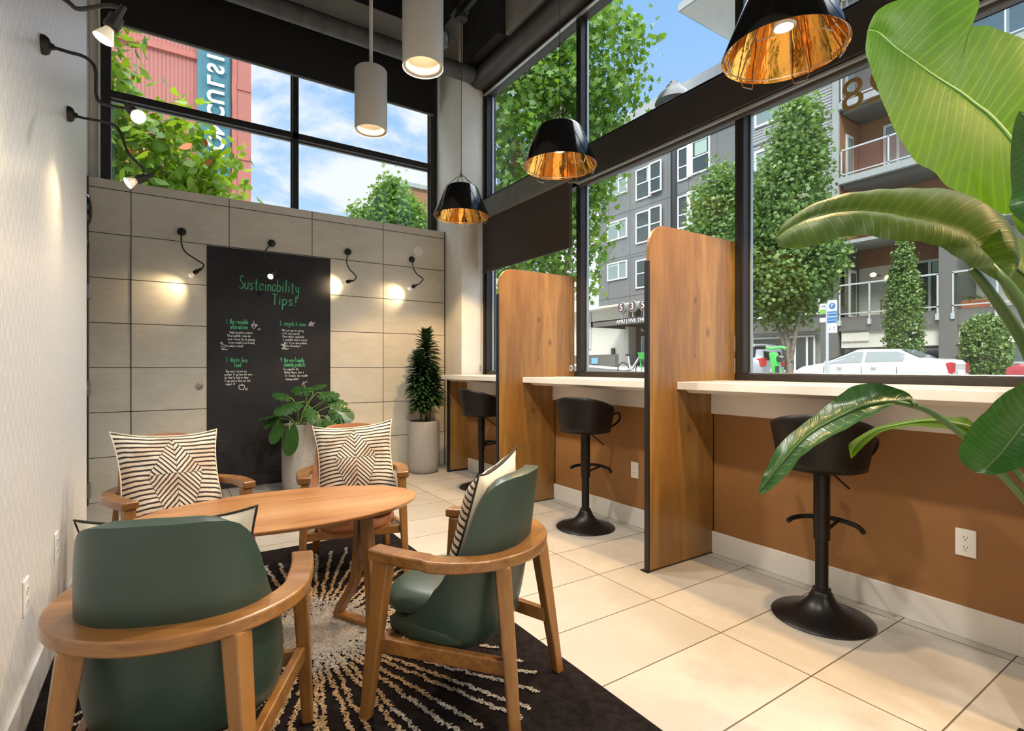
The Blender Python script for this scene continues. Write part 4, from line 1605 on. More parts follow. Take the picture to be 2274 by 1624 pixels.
BL['B'] = [
    ((1.505, 0.862, 1.527), (1.505, 0.862, 1.527), (1.505, 0.862, 1.527)),
    ((1.52, 0.851, 1.569), (1.508, 0.833, 1.544), (1.476, 0.832, 1.496)),
    ((1.549, 0.829, 1.598), (1.533, 0.788, 1.57), (1.476, 0.784, 1.483)),
    ((1.583, 0.801, 1.623), (1.546, 0.751, 1.577), (1.475, 0.738, 1.48)),
    ((1.63, 0.76, 1.643), (1.568, 0.708, 1.578), (1.483, 0.689, 1.491)),
    ((1.673, 0.719, 1.652), (1.589, 0.666, 1.571), (1.494, 0.642, 1.491)),
    ((1.709, 0.675, 1.657), (1.608, 0.625, 1.558), (1.5, 0.603, 1.482)),
    ((1.738, 0.63, 1.655), (1.624, 0.586, 1.542), (1.504, 0.57, 1.466)),
    ((1.77, 0.578, 1.648), (1.637, 0.549, 1.523), (1.516, 0.536, 1.458)),
    ((1.794, 0.525, 1.632), (1.652, 0.511, 1.502), (1.534, 0.503, 1.45)),
    ((1.809, 0.472, 1.604), (1.661, 0.477, 1.48), (1.55, 0.475, 1.432)),
    ((1.802, 0.43, 1.545), (1.663, 0.447, 1.446), (1.568, 0.45, 1.406)),
    ((1.773, 0.398, 1.465), (1.665, 0.418, 1.4), (1.58, 0.432, 1.386)),
    ((1.719, 0.38, 1.395), (1.653, 0.397, 1.364), (1.597, 0.413, 1.37)),
    ((1.633, 0.382, 1.342), (1.633, 0.382, 1.342), (1.633, 0.382, 1.342)),
]
BL['C'] = [
    ((1.831, 0.467, 1.471), (1.831, 0.467, 1.471), (1.831, 0.467, 1.471)),
    ((1.85, 0.464, 1.505), (1.822, 0.453, 1.465), (1.8, 0.455, 1.427)),
    ((1.878, 0.448, 1.51), (1.825, 0.431, 1.438), (1.784, 0.437, 1.385)),
    ((1.894, 0.425, 1.499), (1.834, 0.405, 1.399), (1.778, 0.418, 1.333)),
    ((1.907, 0.389, 1.469), (1.847, 0.376, 1.362), (1.787, 0.395, 1.291)),
    ((1.897, 0.353, 1.421), (1.862, 0.347, 1.314), (1.81, 0.369, 1.262)),
    ((1.866, 0.324, 1.256), (1.866, 0.324, 1.256), (1.866, 0.324, 1.256)),
]
BL['D'] = [
    ((1.509, 0.92, 0.764), (1.509, 0.92, 0.764), (1.509, 0.92, 0.764)),
    ((1.526, 0.917, 0.805), (1.512, 0.897, 0.796), (1.499, 0.889, 0.772)),
    ((1.541, 0.914, 0.831), (1.517, 0.874, 0.834), (1.494, 0.856, 0.802)),
    ((1.575, 0.895, 0.904), (1.538, 0.84, 0.89), (1.498, 0.818, 0.845)),
    ((1.609, 0.872, 0.945), (1.554, 0.809, 0.935), (1.5, 0.786, 0.894)),
    ((1.635, 0.847, 0.977), (1.569, 0.779, 0.968), (1.502, 0.756, 0.922)),
    ((1.66, 0.817, 1.009), (1.587, 0.746, 0.995), (1.514, 0.724, 0.952)),
    ((1.669, 0.791, 1.039), (1.607, 0.713, 1.019), (1.537, 0.688, 0.979)),
    ((1.674, 0.761, 1.067), (1.625, 0.681, 1.039), (1.563, 0.655, 1.008)),
    ((1.67, 0.729, 1.091), (1.637, 0.652, 1.049), (1.587, 0.627, 1.03)),
    ((1.682, 0.682, 1.104), (1.644, 0.628, 1.054), (1.608, 0.604, 1.048)),
    ((1.683, 0.637, 1.097), (1.65, 0.604, 1.056), (1.622, 0.588, 1.052)),
    ((1.683, 0.59, 1.076), (1.66, 0.577, 1.06), (1.647, 0.568, 1.05)),
    ((1.649, 0.564, 1.049), (1.649, 0.564, 1.049), (1.649, 0.564, 1.049)),
]
BL['F'] = [
    ((1.692, 0.739, 0.878), (1.692, 0.739, 0.878), (1.692, 0.739, 0.878)),
    ((1.688, 0.744, 0.917), (1.681, 0.732, 0.905), (1.679, 0.723, 0.891)),
    ((1.701, 0.737, 0.932), (1.683, 0.717, 0.927), (1.67, 0.706, 0.91)),
    ((1.718, 0.725, 0.946), (1.688, 0.699, 0.946), (1.667, 0.686, 0.933)),
    ((1.745, 0.701, 0.969), (1.705, 0.674, 0.968), (1.679, 0.658, 0.964)),
    ((1.764, 0.68, 0.979), (1.718, 0.651, 0.978), (1.695, 0.631, 0.977)),
    ((1.789, 0.649, 0.991), (1.747, 0.617, 0.99), (1.722, 0.598, 0.986)),
    ((1.814, 0.614, 1.0), (1.77, 0.588, 0.997), (1.752, 0.567, 0.984)),
    ((1.833, 0.577, 1.008), (1.797, 0.556, 0.999), (1.784, 0.538, 0.98)),
    ((1.848, 0.541, 1.008), (1.819, 0.527, 0.992), (1.809, 0.515, 0.975)),
    ((1.846, 0.512, 1.008), (1.83, 0.506, 0.986), (1.819, 0.503, 0.965)),
    ((1.85, 0.478, 0.967), (1.85, 0.478, 0.967), (1.85, 0.478, 0.967)),
]
BL['E'] = [
    ((1.598, 0.429, 0.9), (1.598, 0.429, 0.9), (1.598, 0.429, 0.9)),
    ((1.553, 0.443, 0.929), (1.615, 0.413, 0.911), (1.604, 0.402, 0.898)),
    ((1.533, 0.442, 0.957), (1.624, 0.403, 0.928), (1.606, 0.379, 0.907)),
    ((1.526, 0.433, 0.979), (1.631, 0.393, 0.944), (1.607, 0.361, 0.917)),
    ((1.528, 0.423, 1.006), (1.638, 0.384, 0.964), (1.613, 0.343, 0.928)),
    ((1.534, 0.412, 1.027), (1.647, 0.373, 0.987), (1.621, 0.33, 0.944)),
    ((1.552, 0.397, 1.051), (1.657, 0.362, 1.011), (1.636, 0.319, 0.964)),
    ((1.579, 0.379, 1.084), (1.67, 0.348, 1.041), (1.661, 0.306, 0.989)),
    ((1.607, 0.364, 1.102), (1.687, 0.332, 1.072), (1.688, 0.296, 1.018)),
    ((1.642, 0.346, 1.119), (1.703, 0.317, 1.098), (1.719, 0.288, 1.063)),
    ((1.731, 0.293, 1.124), (1.731, 0.293, 1.124), (1.731, 0.293, 1.124)),
]
BL['G'] = [
    ((1.467, 0.324, 1.678), (1.467, 0.324, 1.678), (1.467, 0.324, 1.678)),
    ((1.484, 0.335, 1.66), (1.493, 0.311, 1.648), (1.502, 0.293, 1.653)),
    ((1.498, 0.343, 1.623), (1.502, 0.309, 1.608), (1.516, 0.279, 1.605)),
    ((1.506, 0.346, 1.569), (1.509, 0.309, 1.553), (1.525, 0.274, 1.55)),
    ((1.508, 0.344, 1.52), (1.515, 0.309, 1.507), (1.529, 0.278, 1.506)),
    ((1.495, 0.344, 1.482), (1.519, 0.31, 1.475), (1.537, 0.286, 1.472)),
    ((1.524, 0.31, 1.429), (1.524, 0.31, 1.429), (1.524, 0.31, 1.429)),
]
BL['H'] = [
    ((1.724, 0.394, 1.519), (1.724, 0.394, 1.519), (1.724, 0.394, 1.519)),
    ((1.707, 0.387, 1.534), (1.718, 0.38, 1.52), (1.713, 0.383, 1.487)),
    ((1.709, 0.368, 1.54), (1.718, 0.362, 1.51), (1.709, 0.368, 1.462)),
    ((1.72, 0.343, 1.532), (1.729, 0.337, 1.495), (1.715, 0.346, 1.447)),
    ((1.743, 0.31, 1.47), (1.743, 0.31, 1.47), (1.743, 0.31, 1.47)),
]
PE['B'] = [(1.633, 0.418, 1.402), (1.622, 0.39, 1.361), (1.647, 0.373, 1.325), (1.671, 0.357, 1.276), (1.709, 0.344, 1.208), (1.8, 0.331, 1.068)]
PE['C2'] = [(1.669, 0.455, 1.392), (1.691, 0.44, 1.36), (1.719, 0.421, 1.314), (1.75, 0.401, 1.262), (1.779, 0.382, 1.206), (1.848, 0.36, 1.099)]
PE['D'] = [(1.629, 0.601, 1.056), (1.677, 0.557, 1.038), (1.709, 0.524, 1.008), (1.739, 0.492, 0.97), (1.78, 0.465, 0.92), (1.808, 0.434, 0.873), (1.859, 0.401, 0.809), (1.918, 0.361, 0.712)]
PE['E'] = [(1.736, 0.41, 0.943), (1.816, 0.405, 0.883), (1.832, 0.395, 0.861), (1.856, 0.378, 0.822), (1.9, 0.35, 0.73)]
PE['A'] = [(1.646, 0.314, 1.537), (1.657, 0.294, 1.484), (1.705, 0.275, 1.326)]

bop = empty('bird_of_paradise_plant', (1.98, .10, 0))
tag(bop, 'large potted plant with paddle-shaped leaves leaning in from the right edge of the picture', 'potted plant')
pot(bop, .20, .42)
BO = Vector((1.98, .10, 0))


def big_leaf(key, mt, curve=.02, K=8, corr=.0, label=None):
    st = [[Vector(p) for p in s_] for s_ in BL[key]]
    cols = []
    NS = 4
    rows = [smooth_path([s_[k] for s_ in st], NS) for k in range(3)]
    n = len(rows[0])
    P, luv = [], []
    for i in range(n):
        L, Mi, R = rows[0][i], rows[1][i], rows[2][i]
        row = []
        t_ = i / (n - 1)
        Ld = (L - Mi)
        Rd = (R - Mi)
        ax = (rows[1][min(i + 1, n - 1)] - rows[1][max(i - 1, 0)])
        nr = Vector((0, 0, 1))
        if ax.length > 1e-6 and (Rd - Ld).length > 1e-6:
            nr = ax.normalized().cross((Rd - Ld).normalized())
            if nr.length > 1e-6:
                nr.normalize()
        for k in range(-K, K + 1):
            f = abs(k) / K
            base = Mi + (Ld if k < 0 else Rd) * f
            wd = (Ld if k < 0 else Rd).length
            bow = math.sin(f * PI) * curve * min(1, wd / .12)
            cr = corr * math.sin(t_ * 62 + f * 5) * f * (1 - f * .4)
            row.append(base + nr * (bow + cr))
            luv += [math.copysign(f, k), t_ * 1.0, 0.0]
        P.append(row)
    mb = MB().grid(P)
    me = bpy.data.meshes.new('leaf')
    me.from_pydata([tuple(Vector(v) - BO) for v in mb.v], [], mb.f)
    me.materials.append(M[mt])
    me.polygons.foreach_set('use_smooth', [True] * len(me.polygons))
    at = me.attributes.new('luv', 'FLOAT_VECTOR', 'POINT')
    at.data.foreach_set('vector', luv)
    set_rnd(me, RNG.uniform(.3, .7, len(mb.v)).tolist())
    o = bpy.data.objects.new('leaf', me)
    COL.objects.link(o)
    o.parent = bop
    q = [p - BO for p in rows[1]]
    rr = [lerp(.0016, .0065, i / (len(q) - 1)) for i in range(len(q))]
    MB().tube(q[1:], rr[1:], 6).build('midrib', M['stem_dark'] if mt != 'leaf_bright' else M['stem_green'], o, smooth='all')
    if label:
        o['label'] = label
    return o


big_leaf('A', 'leaf_bright', .012, corr=.0015, label='broad bright green leaf with light shining through')
big_leaf('B', 'leaf_olive', -.03, corr=.0025, label='long arching olive green leaf')
big_leaf('C', 'leaf_olive', .015)
big_leaf('D', 'leaf_deep', .012, corr=.0015, label='drooping leaf with a silvery sheen')
big_leaf('F', 'leaf_bright', .006, label='small curled yellow-green leaf with a torn tip')
big_leaf('E', 'leaf_deep', .012, corr=.0018, label='dark glossy upright leaf')
big_leaf('G', 'leaf_deep', .01)
big_leaf('H', 'leaf_bright', .01)
SOILP = Vector((1.98, .10, .38))
for k, r0 in (('A', .012), ('B', .011), ('C2', .012), ('D', .0085), ('E', .0085)):
    P_ = [Vector(p) for p in PE[k]]
    end = SOILP + Vector((random.uniform(-.06, .06), random.uniform(-.06, .06), 0))
    mid = (P_[-1] + end) / 2 + Vector((.02, .01, .03))
    q = smooth_path(P_ + [mid, end], 5)
    MB().tube([p - BO for p in q], [lerp(r0 * .8, r0 * 1.5, i / (len(q) - 1)) for i in range(len(q))], 10).build('stem', M['stem_dark'], bop, smooth='all')

# split-leaf plant by the chalkboard
mon = empty('split_leaf_plant', (1.05, 5.17, 0))
tag(mon, 'leafy split-leaf plant in a tall grey stone pot in front of the chalkboard', 'potted plant')
pot(mon, .158, .62)
MO = Vector((1.05, 5.17, 0))


def mleaf(base, tip, width, nrm, notches=4, mt='leaf_monstera', parent=None, org=MO, curl=.03):
    base, tip, nrm = Vector(base), Vector(tip), Vector(nrm).normalized()
    ax = tip - base
    L = ax.length
    a = ax.normalized()
    s_ = a.cross(nrm).normalized()
    nn = s_.cross(a).normalized()
    NA = 72
    outl = []
    for i in range(NA):
        t_ = i / NA * 2 * PI
        # heart outline, tip at t=0
        ct, st_ = math.cos(t_), math.sin(t_)
        r = 1.0 - .18 * (1 - ct) + .10 * math.cos(2 * t_)
        yy = r * ct * .55 + .45
        xx = r * st_
        if abs(t_ - PI) < .35:
            yy += .12 * (1 - abs(t_ - PI) / .35)
        sd = abs(math.sin(t_ * notches * 2 + .6))
        if notches and .55 < t_ < 2 * PI - .55 and abs(t_ - PI) > .7:
            cut = 1 - .42 * max(0, (sd - .80) / .20) ** 1
            xx *= cut
        outl.append((xx, yy))
    vs, fs = [], []
    rings = [0.0, .35, .7, 1.0]
    for q in rings[1:]:
        for xx, yy in outl:
            X = xx * q * width / 2
            Y = (.45 + (yy - .45) * q) * L
            drop = -curl * ((yy - .45) * q) ** 2 - .25 * abs(X) * q * .6
            vs.append(base + a * Y + s_ * X + nn * drop)
    c0 = len(vs)
    vs.append(base + a * (.45 * L))
    for j in range(2):
        for i in range(NA):
            i2 = (i + 1) % NA
            fs.append((j * NA + i, j * NA + i2, (j + 1) * NA + i2, (j + 1) * NA + i))
    for i in range(NA):
        fs.append((c0, (i + 1) % NA, i))
    me = bpy.data.meshes.new('leaf')
    me.from_pydata([tuple(v - org) for v in vs], [], fs)
    me.materials.append(M[mt])
    me.polygons.foreach_set('use_smooth', [True] * len(me.polygons))
    rv = random.random()
    set_rnd(me, [min(1, rv * .6 + .25 * (1 - i // NA / 3)) for i in range(len(vs))])
    o = bpy.data.objects.new('leaf', me)
    COL.objects.link(o)
    o.parent = parent
    return o


rx_ = Vector((.834, -.552, 0))
fw_ = Vector((.552, .834, 0))
upv = Vector((0, 0, 1))


def at_px(dx, z, dd=0.0):
    """offset from the pot centre: dx sideways, dd towards the wall"""
    return MO + rx_ * dx + fw_ * dd + upv * z


MS = [((-.13, .72, -.10), (-.39, .67, -.02), .13, (0, -.3, 1), 3),
      ((-.12, .68, -.15), (-.17, .50, -.20), .16, (-.4, -.9, .3), 0),
      ((-.01, .66, -.20), (.01, .42, -.28), .22, (-.45, -.85, .25), 0),
      ((-.04, .84, -.05), (-.21, .90, -.02), .14, (0, -.4, 1), 3),
      ((.08, .83, -.10), (-.10, .76, -.22), .22, (-.2, -.6, .8), 4),
      ((.12, .90, .0), (-.06, .95, .05), .17, (-.1, -.5, .9), 3),
      ((.14, .90, .02), (.32, .88, .02), .19, (.1, -.5, .9), 3),
      ((.24, .84, -.02), (.40, .80, .03), .15, (.2, -.6, .8), 4),
      ((.28, .78, -.05), (.47, .68, -.05), .20, (.1, -.8, .6), 5),
      ((.24, .70, -.08), (.38, .58, -.08), .16, (.1, -.9, .5), 3),
      ((.12, .80, -.12), (.20, .68, -.22), .12, (.2, -.6, .8), 2),
      ((.20, .74, -.12), (.24, .56, -.16), .09, (.5, -.8, .2), 2),
      ((-.12, .70, -.05), (-.28, .62, -.08), .14, (-.2, -.7, .7), 3),
      ((.02, .92, .12), (.10, .98, .28), .18, (0, -.2, 1), 3),
      ((.20, .82, .12), (.30, .80, .26), .16, (0, -.2, 1), 3)]
for (b_, t_, wd, nr, nt_) in MS:
    B_ = at_px(b_[0], b_[1], b_[2])
    T_ = at_px(t_[0], t_[1], t_[2])
    nw = rx_ * nr[0] + fw_ * nr[1] + upv * nr[2]
    mleaf(B_, B_ + (T_ - B_) * 1.15, wd * 1.25, nw, nt_, parent=mon)
    s0 = MO + Vector((random.uniform(-.05, .05), random.uniform(-.05, .05), .57))
    md_ = (s0 + B_) / 2 + (B_ - s0).cross(upv).cross(B_ - s0).normalized() * .03
    q = smooth_path([s0, md_, B_, B_ + (T_ - B_) * .3], 5)
    MB().tube([p - MO for p in q], .0045, 7).build('stem', M['stem_green'], mon, smooth='all')

# compact dark plant in the corner
dra = empty('corner_plant', (2.365, 5.335, 0))
tag(dra, 'tall dark green plant with dense leaf rosettes in a grey stone pot in the corner', 'potted plant')
pot(dra, .172, .56)
LV, LF, LR = [], [], []


def strap(base, dr, L, wd, droop):
    dr = Vector(dr).normalized()
    sd = dr.cross(Vector((0, 0, 1)))
    sd = sd.normalized() if sd.length > .05 else Vector((1, 0, 0))
    b0 = len(LV)
    rv = random.random()
    for i in range(6):
        t_ = i / 5
        p = Vector(base) + dr * L * t_ + Vector((0, 0, -droop * t_ * t_ * L))
        w_ = wd * (math.sin(PI * min(1, t_ * .85 + .12)) ** .8) * (1 if i < 5 else .05)
        for s_ in (-1, 0, 1):
            LV.append(tuple(p + sd * (s_ * w_ / 2) + Vector((0, 0, abs(s_) * w_ * .18))))
            LR.append(rv)
    for i in range(5):
        for k in range(2):
            a = b0 + i * 3 + k
            LF.append((a, a + 1, a + 4, a + 3))


def rosette(x, y, z0, z1, n, L):
    for k in range(n):
        t_ = k / n
        z = z0 + (z1 - z0) * t_
        a = k * 2.399 + random.uniform(-.2, .2)
        el = lerp(-.10, 1.15, t_ ** 2.2) + random.uniform(-.12, .12)
        ll = L * random.uniform(.8, 1.1) * (1 - .12 * t_)
        strap((x, y, z), (math.cos(a) * math.cos(el), math.sin(a) * math.cos(el), math.sin(el)), ll, .048, .30)


rosette(.035, .0, 1.00, 1.50, 230, .19)
rosette(-.07, -.04, .86, 1.24, 190, .18)
rosette(.08, -.08, .76, 1.10, 170, .17)
rosette(-.08, -.09, .68, .88, 90, .15)
me = bpy.data.meshes.new('foliage')
me.from_pydata(LV, [], LF)
me.materials.append(M['leaf_dracaena'])
set_rnd(me, LR)
o = bpy.data.objects.new('foliage', me)
COL.objects.link(o)
o.parent = dra
for (x0, y0, x1, y1, z1, r_) in [(.03, .0, .045, 0, 1.45, .017), (-.03, -.01, -.06, -.04, 1.2, .012), (.05, -.03, .08, -.07, 1.05, .012), (-.05, -.05, -.07, -.08, .92, .009)]:
    MB().tube([(x0, y0, .50), ((x0 + x1) / 2, (y0 + y1) / 2, .75), (x1, y1, z1)], r_, 8).build('stem', M['bark'], dra, smooth='all')
# ------------------------------------------------------------ outside
def ground_z(y):
    return .30 + max(0, y - 9) * .055


mat('asphalt', C3(.10, .10, .10), .9, vary=.15, vscale=2)
mat('sidewalk', C3(.42, .41, .38), .9, vary=.08, vscale=1)
G_ = []
for x in (3.3, 9.5, 21.5, 70):
    G_.append([(x, y, ground_z(y)) for y in (-40, 6.2, 9, 16, 30, 90)])
for nm, i, mm in (('sidewalk', 0, 'sidewalk'), ('street', 1, 'asphalt'), ('sidewalk_far', 2, 'sidewalk')):
    struct(MB().grid([G_[i], G_[i + 1]]).build(nm, M[mm], fix=False))
struct(MB().box(-60, 3.3, 6.3, 90, .1, .30).build('ground', M['sidewalk']))

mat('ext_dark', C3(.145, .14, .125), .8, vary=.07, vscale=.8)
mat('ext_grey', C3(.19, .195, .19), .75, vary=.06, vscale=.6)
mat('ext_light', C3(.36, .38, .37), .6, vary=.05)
mat('ext_white', C3(.62, .62, .59), .7, vary=.04)
mat('ext_cream', C3(.68, .65, .56), .8, vary=.05)
mat('win_white', C3(.82, .82, .80), .5)
mat('far_glass', C3(.045, .06, .055), .06, spec=1.0)
mat('far_glass_pale', C3(.26, .33, .31), .1, spec=.8)
mat('blind', C3(.40, .52, .45), .6)
mat('rail_alu', C3(.62, .65, .66), .4, metal=.3)
mat('brick_red', C3(.30, .10, .06), .85, vary=.1, vscale=2)
mat('corr_red', C3(.50, .155, .115), .6, vary=.05)
mat('banner_teal', C3(.065, .20, .25), .75, vary=.12, vscale=1.2)
mat('banner_white', C3(.80, .83, .80), .8)
mat('car_white', C3(.62, .62, .61), .25, coat=.6)
mat('car_silver', C3(.45, .47, .50), .3, metal=.3, coat=.6)
mat('car_red', C3(.42, .05, .06), .3, coat=.6)
mat('car_glass', C3(.10, .13, .125), .05, spec=.9)
mat('car_glass_dark', C3(.025, .022, .02), .05, spec=.8)
mat('tyre', C3(.02, .02, .02), .85)
mat('lamp_red', C3(.55, .03, .03), .2, coat=.5)
mat('lamp_clear', C3(.75, .70, .62), .15)
mat('lime', C3(.10, .62, .12), .4)
mat('bike_white', C3(.72, .74, .72), .4)
mat('sign_white', C3(.80, .82, .82), .5)
mat('sign_blue', C3(.06, .20, .45), .5)
mat('sign_green', C3(.22, .50, .08), .5)
mat('sign_dark', C3(.05, .06, .07), .5)
mat('disc_brown', C3(.13, .085, .075), .6)
mat('teak', C3(.22, .13, .07), .6)
mat('orange_pot', C3(.55, .16, .07), .7)
mat('bulb_warm_out', C3(1, .8, .4), .4, emit=C3(1, .72, .32), estr=5)

# louvred cladding, corrugated red sheet: fine lines kept in the material
for nm, axis, per, c1, c2 in (('louvre', 2, .155, C3(.10, .10, .10), C3(.42, .44, .44)), ('corrugated', 0, .12, C3(.36, .115, .095), C3(.50, .19, .155)), ('lap_siding', 2, .19, C3(.38, .13, .10), C3(.47, .17, .135)), ('cedar_boards', 2, .16, C3(.15, .065, .03), C3(.36, .18, .085))):
    m = mat(nm, c1, .7)
    t = NT(m.node_tree)
    tcn = t.add('ShaderNodeTexCoord')
    ox = t.xyz(tcn.outputs['Object'])
    fr = t.m('FRACT', t.m('DIVIDE', ox[axis], per))
    lo, hi = (.30, .42) if nm == 'louvre' else (.02, .10) if nm in ('lap_siding', 'cedar_boards') else (.1, .6)
    nz = t.noise(tcn.outputs['Object'], 1.5, 3)
    cc = t.mix(t.sm(fr, lo, hi), c1, c2)
    cc = t.mix(t.m('MULTIPLY', nz, .25), cc, tuple(k * .7 for k in c2[:3]) + (1,))
    t.l.new(cc, t.n['Principled BSDF'].inputs['Base Color'])


def text_obj(name, s, size, m, parent, mtx, extrude=.01, shear=0, offset=0):
    cu = bpy.data.curves.new('txt', 'FONT')
    cu.body = s
    cu.size = size
    cu.extrude = extrude
    cu.shear = shear
    cu.offset = offset
    cu.align_x = 'CENTER'
    cu.align_y = 'CENTER'
    tmp = bpy.data.objects.new('txt', cu)
    COL.objects.link(tmp)
    dg = bpy.context.evaluated_depsgraph_get()
    me = bpy.data.meshes.new_from_object(tmp.evaluated_get(dg))
    bpy.data.objects.remove(tmp)
    me.name = name
    me.materials.clear()
    me.materials.append(m)
    o = bpy.data.objects.new(name, me)
    COL.objects.link(o)
    if parent:
        o.parent = parent
    o.matrix_local = mtx
    return o


def face_negx(loc, mirror=False):
    """text readable for someone looking along +X"""
    R = Matrix(((0, 0, -1, 0), (-1, 0, 0, 0), (0, 1, 0, 0), (0, 0, 0, 1)))
    if mirror:
        R = R @ Matrix.Scale(-1, 4, (1, 0, 0))
    return Matrix.Translation(loc) @ R


def bx(parent, name, m, *a, **k):
    o = MB().box(*a).build(name, M[m], parent, **k)
    return o


def ext_window(parent, X, y0, y1, z0, z1, mull=(), rails=(), fr=.09, glass='far_glass', shade=None, lab=None):
    """white framed window on a facade that faces -X"""
    q = MB()
    q.box(X - .08, X, y0, y1, z0, z0 + fr)
    q.box(X - .08, X, y0, y1, z1 - fr, z1)
    q.box(X - .08, X, y0, y0 + fr, z0 + fr, z1 - fr)
    q.box(X - .08, X, y1 - fr, y1, z0 + fr, z1 - fr)
    for mm in mull:
        yy = y0 + (y1 - y0) * mm
        q.box(X - .07, X, yy - fr * .6, yy + fr * .6, z0 + fr, z1 - fr)
    for (ra, rb, rz) in rails:
        zz = z0 + (z1 - z0) * rz
        q.box(X - .065, X, y0 + (y1 - y0) * ra + fr * .4, y0 + (y1 - y0) * rb - fr * .4, zz - .035, zz + .035)
    f = q.build('window', M['win_white'], parent)
    MB().box(X - .03, X - .02, y0 + fr, y1 - fr, z0 + fr, z1 - fr).build('pane', M[glass], f)
    if shade:
        a, b_, c_ = shade
        MB().box(X - .036, X - .031, y0 + (y1 - y0) * a + fr, y0 + (y1 - y0) * b_ - fr, z1 - (z1 - z0) * c_, z1 - fr).build('blind', M['blind'], f)
    return f


XF = 27.0
# --- grey block with white windows
gb = empty('apartment_block', (0, 0, 0))
tag(gb, 'grey panelled apartment block with white-framed windows and a round-number entrance sign', 'building')
bx(gb, 'wall', 'ext_grey', XF, XF + 9, 17.2, 29.05, 5.65, 18.7)
bx(gb, 'parapet', 'ext_light', XF - .25, XF + 9, 17.0, 29.05, 17.75, 18.75)
bx(gb, 'eave', 'ext_light', XF - 3.6, XF + 4, 8.0, 18.9, 20.6, 21.0)
bx(gb, 'eave_soffit', 'ext_white', XF - 3.5, XF + 4, 8.0, 18.8, 20.55, 20.6)
q = MB()
for zz in (15.2, 14.9, 12.05, 8.95, 8.75, 6.1):
    q.box(XF - .012, XF, 17.2, 29.05, zz - .02, zz + .02)
for yy in (28.0, 25.9, 22.6, 21.0, 19.0):
    q.box(XF - .010, XF, yy - .015, yy + .015, 5.7, 17.5)
q.build('panel_joints', M['ext_dark'], gb)
bx(gb, 'wall_return', 'ext_white', XF + .2, XF + 9, 29.05, 36, 5.5, 18.3)
bx(gb, 'lower_wall', 'ext_cream', XF + 1.2, XF + 9, 27.2, 36, .2, 5.65)
bx(gb, 'soffit', 'ext_cream', XF, XF + 9, 17.2, 29.05, 5.50, 5.65)
bx(gb, 'entrance_wall', 'ext_dark', XF + 2.0, XF + 9, 17.2, 27.2, .2, 5.5)
for zb, zt in ((12.52, 14.62), (9.55, 11.68), (6.50, 8.43)):
    ext_window(gb, XF, 24.08, 25.32, zb, zt, rails=[(0, 1, .52)], shade=(.0, .3, .5) if zb > 12 else None)
    ext_window(gb, XF - .14, 22.98, 23.98, zb + .1, zt + .02, rails=[(0, 1, .46)])
    bx(gb, 'window_casing', 'win_white', XF - .12, XF, 23.9, 24.14, zb, zt)
for zb, zt in ((12.9, 14.95), (9.9, 11.95)):
    ext_window(gb, XF, 19.45, 20.75, zb, zt, rails=[(0, 1, .5)], shade=(.1, .9, .45))
    ext_window(gb, XF, 21.0, 21.80, zb - .1, zt - .1, rails=[(0, 1, .42)])
    bx(gb, 'window_casing', 'win_white', XF - .12, XF, 20.70, 21.05, zb - .05, zt)
for zb, zt in ((13.42, 14.58), (10.25, 11.62), (7.38, 8.66)):
    ext_window(gb, XF, 26.15, 28.1, zb, zt, mull=(.42,), glass='far_glass_pale', shade=(.42, 1, .22))
# entrance glazing and white wall piece
ext_window(gb, XF + 1.95, 21.6, 26.6, .8, 3.35, mull=(.25, .5, .75), rails=[(0, 1, .5)], fr=.07, glass='far_glass_pale')
ext_window(gb, XF + 1.95, 21.6, 26.6, 3.75, 5.3, mull=(.25, .5, .75), rails=[(0, 1, .5)], fr=.07)
ext_window(gb, XF + 1.15, 31.2, 32.4, 2.6, 5.4, rails=[(0, 1, .5)], fr=.06, glass='far_glass_pale')
ext_window(gb, XF + 1.15, 31.2, 32.4, .8, 2.1, fr=.06, glass='far_glass_pale')
wl = bx(gb, 'wall_lantern', 'steel_dark', XF + 1.0, XF + 1.2, 28.55, 28.8, 1.9, 2.55)

# --- entrance canopy with numbers
cn = empty('entrance_canopy', (25.0, 24.0, 0))
tag(cn, 'brown flat entrance canopy with white lettering across the street', 'canopy')
q = MB()
q.box(0, .18, -3.5, 3.7, 3.93, 4.32)
q.box(0, 3.9, 3.52, 3.7, 3.93, 4.32)
for k in range(4):
    q.box(.18, 3.9, -2.9 + k * 1.7, -2.8 + k * 1.7, 3.98, 4.2)
q.box(0, 3.9, -3.5, 3.7, 4.24, 4.30)
q.build('canopy_frame', M['ext_dark'], cn)
text_obj('canopy_lettering', 'AMLI | FIVE THIRTY FIVE', .36, M['sign_white'], cn, face_negx((-.02, -.72, 4.12)), .01)
for i, (s_, yy) in enumerate((('5', 24.72), ('3', 23.75), ('5', 22.83))):
    e = empty('number_sign', (24.95, yy, 5.03))
    tag(e, ['brown round sign with the digit 5, the one farthest from the wooden divider', 'brown round sign with the digit 3', 'brown round sign with the digit 5, right beside the wooden divider'][i], 'sign', 'round house-number signs on the canopy')
    MB().lathe([(0, 0), (.36, 0), (.36, .22), (0, .22)], 32, (0, 0, 0), 'x').build('drum', M['ext_light'], e, smooth=True)
    MB().lathe([(0, -.012), (.32, -.012), (.32, -.004), (0, -.004)], 32, (0, 0, 0), 'x').build('face_disc', M['disc_brown'], e, smooth=True)
    text_obj('digit', s_, .62, M['sign_white'], e, face_negx((-.02, 0, 0)), .01)
    MB().box(.05, .12, -.03, .03, -.72, -.34).build('post', M['ext_light'], e)

